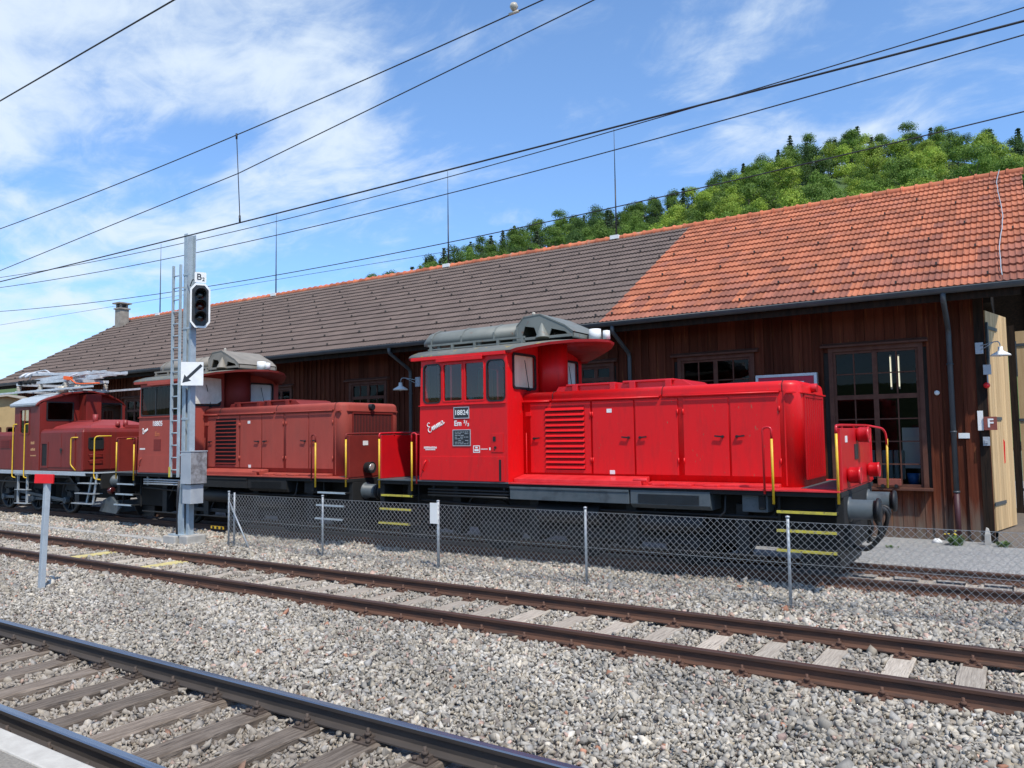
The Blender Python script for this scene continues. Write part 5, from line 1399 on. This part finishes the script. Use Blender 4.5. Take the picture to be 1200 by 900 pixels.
    for yy in (12.725, 14.475):
        m = nb_(); m.lathe([(0, 0), (.19, 0), (.19, .05), (.14, .06), (.14, .34), (0, .34)], (-22.56, yy, 1.06), (1, 0, 0), n=22); b = m.build('buffer', M['frame'], root)
        m = nb_(); m.lathe([(0, .34), (.12, .34), (.12, .45), (.22, .46), (.23, .50), (.2, .53), (0, .54)], (-22.56, yy, 1.06), (1, 0, 0), n=22); m.build('buffer_head', M['frame'], b)
    m = nb_(); m.prism([(-23.1, .16), (-22.2, .12), (-22.0, .30), (-22.5, .62), (-22.9, .50)], 'y', 12.55, 12.62); m.prism([(12.6, .15), (14.6, .15), (14.6, .5), (12.6, .5)], 'x', -22.3, -22.24); m.build('snow_plough', M['frame'], root)
    for yy, z_ in ((12.55, .78), (14.6, .78)):
        m = nb_(); m.lathe([(0, 0), (.10, 0), (.11, .12), (0, .13)], (-22.55, yy, z_), (1, 0, 0), n=16); m.build('tail_lamp', M['lens_red'], root)
electric_loco()

# beige coach behind the electric locomotive
t = thing('beige_coach', (-36, 13.6, 0), 'beige coach with a rounded pale roof, at the left edge behind the electric locomotive', 'coach')
O = (-36, 13.6, 0)
m = MB(O); fnx = lambda u, v, w: (-31.8 - w, u, v)
endp = [(12.2, 1.0), (15.0, 1.0), (15.0, 3.5), (14.7, 3.78), (14.2, 3.92), (13.6, 3.97), (13.0, 3.92), (12.5, 3.78), (12.2, 3.5)]
m.plate(endp, [rr(13.0, 13.5, 2.0, 2.80, .05), rr(13.72, 14.35, 2.0, 2.80, .05)], fnx, .06)
m.box(-41, -31.87, 12.2, 12.26, 1.0, 3.5); m.box(-41, -31.87, 14.94, 15.0, 1.0, 3.5); m.box(-41, -40.94, 12.26, 14.94, 1.0, 3.5); m.box(-41, -31.9, 12.26, 14.94, 1.0, 1.1)
body = m.build('body', M['beige'], t, bevel=.01)
m = MB(O); m.prism([(12.1, 3.45), (12.5, 3.84), (13.0, 3.99), (13.6, 4.05), (14.2, 3.99), (14.7, 3.84), (15.1, 3.45), (15.05, 3.42), (14.7, 3.79), (13.6, 3.98), (12.5, 3.79), (12.15, 3.42)], 'x', -41.1, -31.6); m.build('roof', M['beige_roof'], t)
for a, b in ((13.0, 13.5), (13.72, 14.35)):
    m = MB(O); m.ring(rr(a - .03, b + .03, 1.97, 2.83, .06), rr(a + .02, b - .02, 2.02, 2.78, .04), lambda u, v, w: (-31.79 - w, u, v), .03); w = m.build('window', M['wood_trim'], body)
    m = MB(O); p_ = rr(a, b, 2.0, 2.8, .05); m.add([(-31.82, u, v) for u, v in p_], [tuple(range(len(p_)))]); m.build('pane', M['glass_dark'], w)
for xx in (-33.5, -39):
    for s_ in (-1, 1):
        m = MB(O); m.cyl((xx, 13.6 + s_ * .7, .45), (xx, 13.6 + s_ * .84, .45), .45, n=20); m.build('wheel', M['black'], t)
m = MB(O); m.box(-40.8, -32, 12.5, 14.7, .75, 1.0); m.build('underframe', M['soot'], t)

# ------------------------------------------------------------------ wire fence
FY = 11.2
fence = thing('chain_link_fence', (-9, FY, -.15), 'low galvanised chain-link fence in front of the locomotives', 'fence')
FO = (-9, FY, -.15)
FP = [-15.15, -12.09, -9.04, -5.97, -2.77, .28, 3.35]
for i, xx in enumerate(FP):
    m = MB(FO); m.cyl((xx, FY, -.25), (xx, FY, 1.06), .022 if i != 2 else .028, n=12); m.lathe([(.03, 1.05), (.03, 1.075), (0, 1.085)], (xx, FY, 0), n=12); m.build('post', M['galv'], fence)
m = MB(FO); m.cyl((-15.02, FY + .05, -.25), (-15.02, FY + .05, 1.04), .022, n=12); m.build('post', M['galv'], fence)
m = MB(FO); m.cyl((-15.12, FY, .82), (-14.33, FY - .06, -.2), .018, n=10); m.build('brace', M['galv'], fence)
def link_panel(xa, xb):
    m = MB(FO); p = .098; h = .098; z0, z1 = -.16, 1.0; r_ = .0019
    sl_ = h / p
    for d in (1, -1):
        yy = FY - .024 + d * .0025
        c0 = math.floor((xa - (z1 - z0) / sl_) / p) - 1
        for k in range(c0, math.ceil((xb + (z1 - z0) / sl_) / p) + 2):
            # line: x = k p + d (z - z0) / sl_
            zs = [z0, z1]
            pts = []
            for lim in (xa, xb):
                z = z0 + d * (lim - k * p) * sl_
                if z0 < z < z1: zs.append(z)
            pts = sorted(z for z in zs if xa - 1e-6 <= k * p + d * (z - z0) / sl_ <= xb + 1e-6)
            if len(pts) < 2 or pts[-1] - pts[0] < .02: continue
            a = (k * p + d * (pts[0] - z0) / sl_, yy, pts[0]); b = (k * p + d * (pts[-1] - z0) / sl_, yy, pts[-1])
            m.bar(a, b, r_ * 2, r_ * 2, up=(0, 1, 0))
    for z in (-.14, .43, 1.0): m.bar((xa, FY - .028, z), (xb, FY - .028, z), .005, .005)
    m.build('wire_mesh', M['wire_mesh'], fence)
for a, b in zip(FP[:-1], FP[1:]): link_panel(a, b)
m = MB(); m.box(-.13, .05, -.012, 0, -.19, .19); small('paper_sign', m, (-9.07, FY - .035, .84), 'blank white sheet fixed to a fence post below the red cab', 'sign', M['paper'], .002)

# ------------------------------------------------------------------ signal mast
SX, SY = -16.5, 11.02
mast = thing('signal_mast', (SX, SY, -.15), 'grey steel signal mast with a ladder, white framed signal head and arrow plate', 'signal mast')
SOo = (SX, SY, -.15)
sbm = lambda: MB(SOo)
m = sbm()
# wide post from two channels and a web, gusset at the foot
for q in (-1, 1): m.box(SX - .05, SX + .08, SY + q * .11 - .008, SY + q * .11 + .008, .05, 7.2)
m.box(SX - .03, SX - .015, SY - .102, SY + .102, .05, 7.2)
m.box(SX + .10, SX + .20, SY - .07, SY + .07, -.1, 5.2)
m.prism([(SX - .20, .05), (SX - .05, .05), (SX - .05, 1.5)], 'y', SY - .118, SY - .102); m.prism([(SX - .20, .05), (SX - .05, .05), (SX - .05, 1.5)], 'y', SY + .102, SY + .118)
m.box(SX - .36, SX + .15, SY - .22, SY + .22, .02, .055)
for z_ in (1.9, 2.75, 3.5, 4.9, 6.2): m.box(SX - .055, SX + .21, SY - .13, SY - .12, z_ - .025, z_ + .025)
m.box(SX - .0, SX + .05, SY - .135, SY - .119, 5.85, 6.15)
m.build('mast_post', M['mast'], mast, bevel=.004)
m = sbm(); m.box(SX - .45, SX + .02, SY - .3, SY + .3, -.3, .02); m.box(SX + .10, SX + .42, SY - .25, SY + .25, -.3, .04); m.build('footing', M['concrete'], mast, bevel=.02)
m = sbm()
lx0, lx1 = SX - .37, SX - .08
for xx in (lx0, lx1): m.box(xx - .025, xx + .025, SY - .20, SY - .15, 1.38, 6.45)
for k in range(17): m.cyl((lx0, SY - .175, 1.55 + k * .29), (lx1, SY - .175, 1.55 + k * .29), .016, n=8)
for z_ in (1.9, 3.9, 5.9): m.bar((lx1, SY - .17, z_), (SX - .05, SY - .11, z_), .03, .03)
m.build('ladder', M['mast'], mast)
m = sbm(); m.box(lx0 - .03, lx0 + .03, SY - .215, SY - .20, 1.38, 1.62); m.build('tape_mark', M['yellow2'], mast)
# signal head facing along the track (+x), a little towards the platform
hd = thing('signal_head', (0, 0, 0), None, None); hd.parent = mast; hd.location = (.47, -.02, 5.42 + .15); hd.rotation_euler = (0, 0, R(-28))
fx = lambda u, v, w: (w, u, v)
def octo(a, b, c): return [(-a + c, -b), (a - c, -b), (a, -b + c * 1.25), (a, b - c * 1.25), (a - c, b), (-a + c, b), (-a, b - c * 1.25), (-a, -b + c * 1.25)]
m = MB(); m.plate(octo(.225, .53, .11), [], lambda u, v, w: (-.05 + w, u, v), .05); m.ring(octo(.225, .53, .11), octo(.185, .485, .09), lambda u, v, w: (.0 + w, u, v), .006, 1)
m.plate(octo(.18, .48, .09), [], lambda u, v, w: (.001 + w, u, v), .003); m.box(-.16, -.05, -.15, .15, -.42, .42)
m.build('backboard', [M['signal'], M['white']], hd)
for z_, l_ in ((.26, 'lens'), (-.01, 'lens_red'), (-.28, 'lens')):
    m = MB(); m.lathe([(0, .01), (.10, .012), (.10, .004)], (0, 0, z_), (1, 0, 0), n=24); ln = m.build('signal_lens', M[l_], hd)
    m = MB()
    ring_a = []; ring_b = []
    for q in range(-20, 201, 11):
        ring_a.append((.005, .125 * math.cos(R(q)), z_ + .125 * math.sin(R(q)))); ln_ = .24 if 0 <= q <= 180 else .1
        ring_b.append((.05 + .20 * max(0, math.sin(R(q + 0))) ** .5 if 0 < q < 180 else .05, .128 * math.cos(R(q)), z_ + .128 * math.sin(R(q))))
    k = len(ring_a); m.add(ring_a + ring_b, [(j, j + 1, k + j + 1, k + j) for j in range(k - 1)], 0, True)
    h_ = m.build('hood', M['signal'], ln); sm = h_.modifiers.new('wall', 'SOLIDIFY'); sm.thickness = .006
m = MB(); m.plate(rr(-.13, .13, .545, .80, .03), [], lambda u, v, w: (-.01 + w, u, v), .012); pl = m.build('name_plate', M['white'], hd)
text('B', .21, M['plate'], pl, (.006, -.03, .68), (R(90), 0, R(90)), bold=.002); text('2', .12, M['plate'], pl, (.006, .065, .63), (R(90), 0, R(90)), bold=.002)
# white arrow plate
ap = thing('arrow_plate', (0, 0, 0), None, None); ap.parent = mast; ap.location = (.40, -.16, 3.80 + .15); ap.rotation_euler = (0, 0, R(-42))
m = MB(); m.plate(rr(-.245, .245, -.275, .275, .012), [], lambda u, v, w: (-.012 + w, u, v), .012); m.build('board', M['white'], ap)
m = MB()
def rot(p, a): return (p[0] * math.cos(a) - p[1] * math.sin(a), p[0] * math.sin(a) + p[1] * math.cos(a))
arrow = [(-.30, 0), (-.13, .105), (-.14, .034), (.29, .034), (.29, -.034), (-.14, -.034), (-.13, -.105)]
m.plate([rot(p, R(45)) for p in arrow], [], lambda u, v, w: (.0005 + w, u, v), .002); m.build('arrow', M['plate'], ap)
# cabinets
m = sbm(); m.box(SX + .215, SX + .60, SY - .30, SY + .12, 1.24, 1.98, 0); m.box(SX + .60, SX + .606, SY - .295, SY + .115, 1.245, 1.975, 1); m.box(SX + .205, SX + .62, SY - .31, SY + .13, 1.98, 2.0, 0)
m.build('cabinet', [M['cab_grey'], M['cab_stone']], mast, bevel=.006)
m = sbm(); m.box(SX + .215, SX + .54, SY - .25, SY + .08, .78, 1.22, 0); m.build('cabinet', M['cab_grey'], mast, bevel=.008)
m = sbm()
for k in range(3): m.tube([(SX + .02 - k * .03, SY - .19, 1.3), (SX - .03 - k * .02, SY - .20, .8), (SX - .08 + k * .03, SY - .2, .0)], .012, fillet=.15)
m.tube([(SX + .22, SY - .12, 5.9), (SX + .3, SY - .1, 6.1), (SX + .38, SY - .05, 5.9)], .012, fillet=.1)
m.build('cable', M['cable'], mast)
m = MB((SX - .9, 12.55, -.1)); m.box(SX - 1.15, SX - .65, 12.50, 12.54, -.05, .02, 0)
for k in range(3): m.box(SX - 1.08 + k * .17, SX - 1.0 + k * .17, 12.494, 12.50, -.045, .015, 1)
t = m.build('rail_marker', [M['yellow'], M['black']]); t.location = (SX - .9, 12.55, -.1); tag(t, 'small yellow and black striped marker on the rail left of the signal mast', 'marker')

# marker post with red board
t = thing('marker_post', (-13.51, 6.41, -.2), 'grey post with a small red board on top, standing between the tracks at left', 'post')
m = MB(); m.box(-.045, .045, -.04, .04, -.1, 1.80); m.build('post', M['pole_grey'], t, bevel=.006)
m = MB(); t.rotation_euler = (0, R(3.6), 0)
m.box(-.17, .17, -.015, .015, -.075, .075); o = m.build('red_board', M['sign_red'], t, bevel=.003); o.location = (.0, -.05, 1.86); o.rotation_euler = (R(-4), R(-2), R(25))

# ------------------------------------------------------------------ overhead wires
def wire(pts, r, label, name='overhead_wire'):
    c = Vector(pts[len(pts) // 2]); m = MB(c); m.tube(pts, r, n=6); o = m.build(name, M['cable']); o.location = c
    return tag(o, label, 'wire')
def line(p0, p1, a=-80, b=14, sag=0):
    """straight run through two points, extended along x"""
    p0 = Vector(p0); p1 = Vector(p1); d = (p1 - p0) / (p1.x - p0.x)
    return [tuple(p0 + d * (x - p0.x)) for x in np.linspace(a, b, 14)]
def quad(ps, y, a, b):
    c = np.polyfit([p[0] for p in ps], [p[1] for p in ps], 2 if len(ps) > 2 else 1)
    return [(float(x), y, float(np.polyval(c, x))) for x in np.linspace(a, b, 40)]
wire(line((-9.594, 3.97, 6.182), (-6.24, 3.97, 6.261)), .0085, 'thick contact wire crossing the top left corner of the sky')
wire(quad([(-20.818, 7.535), (-11.655, 7.794), (-5.142, 8.167)], 8.7, -34, 8), .010, 'carrier wire above the middle track, holding the hanging dropper and a round insulator')
wire([(-30, 8.7, 5.95), (-20.752, 8.7, 6.479), (-11.596, 8.7, 7.067), (-4.367, 8.7, 7.909), (4, 8.7, 8.95)], .009, 'stitch wire climbing between the carrier wire and the contact wire')
wire(quad([(-20.735, 6.201), (-8.971, 6.145), (.231, 6.169)], 8.7, -60, 14), .012, 'thick contact wire over the middle track touching the mast top')
wire(quad([(-23.98, 8.22), (-14.02, 8.123), (-6.42, 8.262), (.371, 8.575)], 13.6, -45, 10), .010, 'thin carrier wire over the locomotives, running just under the thick contact wire')
wire(quad([(-32.4, 8.181), (-20.11, 7.775), (-14.02, 7.729), (-5.01, 7.915), (.351, 8.157)], 13.6, -50, 10), .011, 'lower wire over the locomotives sagging behind the mast')
wire(quad([(-38.05, 8.129), (-21.23, 7.456), (-16.5, 7.383), (-5.94, 7.552), (.346, 7.82)], 16.0, -60, 10), .012, 'lowest dark wire passing in front of the wooded hill')
wire(quad([(-32.14, 8.623), (-16.44, 8.417)], 20.0, -50, -15), .008, 'faint thin wire low over the brown roof at left')
m = MB((-11.6, 8.7, 7)); m.cyl((-11.655, 8.7, 7.80), (-11.535, 8.7, 6.17), .008, n=6); m.cyl((-11.655, 8.7, 7.72), (-11.655, 8.7, 7.82), .018, n=8); m.cyl((-11.54, 8.7, 6.16), (-11.545, 8.7, 6.28), .018, n=8)
t = m.build('wire_dropper', M['cable']); t.location = (-11.6, 8.7, 7); tag(t, 'hanging dropper wire joining the carrier and contact wires right of the mast', 'wire')
m = MB((-5.6, 8.7, 8.2)); m.lathe([(0, -.055), (.035, -.045), (.06, 0), (.045, .045), (0, .055)], (-5.6, 8.7, 8.225), n=14); m.cyl((-5.68, 8.7, 8.14), (-5.52, 8.7, 8.14), .02)
t = m.build('wire_insulator', M['ivory']); t.location = (-5.6, 8.7, 8.2); tag(t, 'small round brownish insulator on the carrier wire at the top edge', 'insulator')

# ------------------------------------------------------------------ weeds by the shed
def weed(x, y, z, label, n, flowers, hgt):
    t = thing('weed_clump', (x, y, z), label, 'plant', 'weeds along the shed wall')
    rs = random.Random(int(x * 100)); m = MB()
    for k in range(n):
        a = rs.uniform(0, 6.28); l = rs.uniform(.5, 1) * hgt; b = rs.uniform(.01, .13); lean = rs.uniform(.2, .9)
        bx, by = b * math.cos(a), b * math.sin(a); c, s_ = math.cos(a), math.sin(a); w = rs.uniform(.012, .03)
        p1 = (bx + c * l * lean * .4, by + s_ * l * lean * .4, l * .7); p2 = (bx + c * l * lean, by + s_ * l * lean, l * (1 - lean * .4))
        m.add([(bx - s_ * w * .4, by + c * w * .4, 0), (bx + s_ * w * .4, by - c * w * .4, 0), (p1[0] + s_ * w, p1[1] - c * w, p1[2]), (p1[0] - s_ * w, p1[1] + c * w, p1[2]), p2], [(0, 1, 2, 3), (3, 2, 4)])
    m.build('leaves', M['leaf'], t)
    if flowers:
        m = MB()
        for k in range(flowers):
            a = rs.uniform(0, 6.28); b = rs.uniform(.02, .2); m.lathe([(0, 0), (.022, .01), (.018, .022), (0, .025)], (b * math.cos(a), b * math.sin(a), hgt * rs.uniform(.8, 1.15)), n=8)
        m.build('flowers', M['flower'], t)
weed(-1.15, 17.75, -.05, 'dandelion clump with yellow flowers under the downpipe', 70, 5, .24)
weed(-.35, 17.9, -.05, 'low green weeds in the gravel by the timber ramp', 45, 0, .14)
weed(-2.2, 16.9, -.06, 'flat dull weed tuft alone in the pale gravel behind the buffers', 25, 0, .06)
m = MB(); m.loft([[(-.06, -.05, 0), (.06, -.05, 0), (.06, .05, 0), (-.06, .05, 0)], [(-.05, -.05, .22), (.05, -.05, .24), (.05, .04, .24), (-.05, .04, .22)], [(-.02, -.02, .36), (.03, -.02, .34), (.02, .02, .34), (-.02, .02, .36)]], smooth=False)
small('boundary_stone', m, (-.62, 18.05, -.06), 'short pale pointed stone standing at the foot of the corner post', 'stone', M['concrete'], .01)
m = MB(); m.lathe([(0, 0), (.09, .0), (.10, .05), (.04, .10), (0, .1)], (0, 0, 0), n=7); small('loose_stone', m, (-1.5, 17.95, -.06), 'single white stone lying on the gravel near the downpipe', 'stone', M['white'], 0)

# ------------------------------------------------------------------ trees on the hill
def leaf_mat(name, c1, c2):
    m = mat(name, c1, c2, rough=.65, scale=.35, amt=(.35, .65), tint=.35, rnd=.22, spec=.3)
    p = m.node_tree.nodes['Principled BSDF']
    t = m.node_tree; o = t.nodes['Material Output']
    tr = t.nodes.new('ShaderNodeBsdfTranslucent'); mxs = t.nodes.new('ShaderNodeMixShader'); mxs.inputs[0].default_value = .35
    t.links.new(p.inputs['Base Color'].links[0].from_socket, tr.inputs[0])
    t.links.new(p.outputs[0], mxs.inputs[1]); t.links.new(tr.outputs[0], mxs.inputs[2]); t.links.new(mxs.outputs[0], o.inputs[0])
    return m
LEAF = {'light': leaf_mat('fresh_beech_leaves', (.33, .41, .055), (.22, .33, .045)), 'mid': leaf_mat('mid_green_leaves', (.17, .265, .042), (.115, .20, .034)),
        'dark': leaf_mat('deep_green_leaves', (.085, .15, .034), (.060, .112, .028)), 'spruce': leaf_mat('spruce_needles', (.058, .098, .042), (.044, .078, .034)), 'pine': leaf_mat('grey_green_needles', (.08, .11, .055), (.06, .085, .045))}
BARK = mat('grey_bark', (.10, .085, .07), (.06, .05, .04), rough=.9, scale=3, stretch=(4, 4, .6))
def tree_proto(kind, seed, H, Wd, conifer):
    rng = np.random.default_rng(seed)
    m = MB()
    m.cyl((0, 0, -1.5), (0, 0, H * .62), .035 * H * .5, .012 * H * .5, n=8, mi=0)
    for k in range(6):
        a = rng.uniform(0, 6.28); z = H * rng.uniform(.3, .6); m.cyl((0, 0, z), (Wd * .33 * math.cos(a), Wd * .33 * math.sin(a), z + H * .15), .10, .03, n=5)
    pts = []; sz = []; tn = []; nvs = []
    if conifer:
        tiers = 17
        for i in range(tiers):
            f = i / tiers; z = H * (.12 + .86 * f); rad_ = Wd * .5 * (1 - f) ** .85 * (.8 + .3 * rng.random()) + .25
            nb = max(5, int(12 * (1 - f)) + 4)
            for b in range(nb):
                a = 6.283 * (b + rng.random()) / nb; L_ = rad_ * rng.uniform(.7, 1.1); tv = rng.random()
                for q in range(9):
                    t = (q + rng.random()) / 9
                    pts.append((L_ * t * math.cos(a) + rng.normal(0, .12), L_ * t * math.sin(a) + rng.normal(0, .12), z - L_ * t * .35 + rng.normal(0, .12))); sz.append(rng.uniform(.3, .55) * (1.15 - .5 * t)); tn.append(np.clip(tv * .6 + rng.random() * .4, 0, 1)); nvs.append((math.cos(a) * .6, math.sin(a) * .6, .6))
    else:
        nl = int(rng.integers(17, 24))
        for i in range(nl):
            f = rng.random(); z = H * (.30 + .66 * f); env = Wd * .5 * math.sin(math.pi * min(1, .18 + .80 * f)) ** .7
            a = rng.uniform(0, 6.283); rr_ = env * rng.uniform(.35, 1.02) if i > 3 else 0
            cx2, cy2 = rr_ * math.cos(a), rr_ * math.sin(a); lr = Wd * rng.uniform(.11, .25); tv = rng.random()
            n = int(330 * (lr / (Wd * .2)) ** 2)
            d = rng.normal(size=(n, 3)); d /= np.linalg.norm(d, axis=1)[:, None]
            rad_ = lr * rng.uniform(.45, 1.18, n)
            for k in range(n):
                if d[k, 2] < -.75: continue
                pts.append((cx2 + d[k, 0] * rad_[k], cy2 + d[k, 1] * rad_[k], z + d[k, 2] * rad_[k] * .8)); sz.append(rng.uniform(.12, .30)); tn.append(np.clip(tv * .55 + .45 * rng.random(), 0, 1)); nvs.append(tuple(d[k] * .75 + np.array((cx2 / Wd, cy2 / Wd, .35))))
    tr = m.build('trunk', BARK)
    m = MB()
    for p, s_, t, nv in zip(pts, sz, tn, nvs):
        nrm = rng.normal(size=3) * .55 + np.array(nv)
        nrm /= np.linalg.norm(nrm)
        u = np.cross(nrm, rng.normal(size=3)); u /= np.linalg.norm(u); v = np.cross(nrm, u); p = np.array(p)
        m.add([p - u * s_ * 1.1, p - v * s_ * .7, p + u * s_ * 1.1 + nrm * s_ * .2, p + v * s_ * .7], [(0, 1, 2, 3)], 0, False, float(t))
    cr = m.build('crown', LEAF[kind])
    return cr, tr
KINDS = [('beech_tree', 'light', 14, 11.5, False, 'bright yellow-green leafy tree on the wooded hill'), ('beech_tree', 'light', 16, 10.5, False, 'bright yellow-green leafy tree on the wooded hill'),
         ('broadleaf_tree', 'mid', 16, 11.5, False, 'mid green round-crowned tree on the wooded hill'), ('broadleaf_tree', 'mid', 18, 10.5, False, 'mid green round-crowned tree on the wooded hill'),
         ('broadleaf_tree', 'dark', 17, 10.5, False, 'deep green broad tree on the wooded hill'), ('spruce_tree', 'spruce', 19, 9, True, 'dark pointed spruce on the wooded hill'), ('pine_tree', 'pine', 17, 9.5, True, 'grey-green slender pine on the wooded hill')]
PROTO = [tree_proto(k[1], 31 + i, k[2], k[3], k[4]) for i, k in enumerate(KINDS)]
def roof_tan(a): return float(np.interp(a, [-60, -42.5, -19.2, 1.1, 12], [.10, .205, .263, .2804, .25]))
rt = random.Random(21); placed = []; usedp = set(); tries = 0
while len(placed) < 295 and tries < 20000:
    tries += 1
    a = rt.uniform(-46, 6); r_ = rt.uniform(190, 372) ** 1.0
    if rt.random() < .35: r_ = rt.uniform(345, 372)
    x, y = r_ * math.sin(R(a)), r_ * math.cos(R(a))
    z = float(hill_z(a, r_))
    f = rt.random()
    upper = (r_ - 190) / 180
    if upper > .8: k = rt.choices(range(7), (.5, .5, 2.5, 3, 3.4, 1.3, 1.2))[0]
    else: k = rt.choices(range(7), (3.5, 3, 2.5, 2, 1, .4, .4))[0]
    if a < -24: k = rt.choices(range(7), (.5, .5, 2.4, 2.4, 3.8, 1.1, 1.2))[0]
    sc = rt.uniform(.78, 1.15)
    top = (z + KINDS[k][2] * sc - 2.27) / r_
    if top < roof_tan(a) + .004: continue
    mind = 4.8 if upper > .85 else 6.0
    if any((x - q[0]) ** 2 + (y - q[1]) ** 2 < mind ** 2 for q in placed): continue
    lim = float(sky_tan(a)) + .012
    if top > lim: sc *= max(.6, ((lim * r_ + 2.27) - z) / (KINDS[k][2] * sc))
    placed.append((x, y))
    nm, kd, H_, W_, con, lab = KINDS[k]
    t = thing(nm, (x, y, z - .3), lab, 'tree', {'light': 'bright leafy trees on the hill', 'mid': 'mid green trees on the hill', 'dark': 'deep green trees on the hill', 'spruce': 'spruces on the hill', 'pine': 'pines on the hill'}[kd], rt.uniform(0, 6.28))
    t.scale = (sc * rt.uniform(.9, 1.1), sc * rt.uniform(.9, 1.1), sc)
    for part in PROTO[k]:
        if k in usedp: c = part.copy(); COL.objects.link(c)
        else: c = part
        c.parent = t
    usedp.add(k)
for k in range(7):
    if k not in usedp:
        for part in PROTO[k]: bpy.data.objects.remove(part)
print('trees', len(placed))
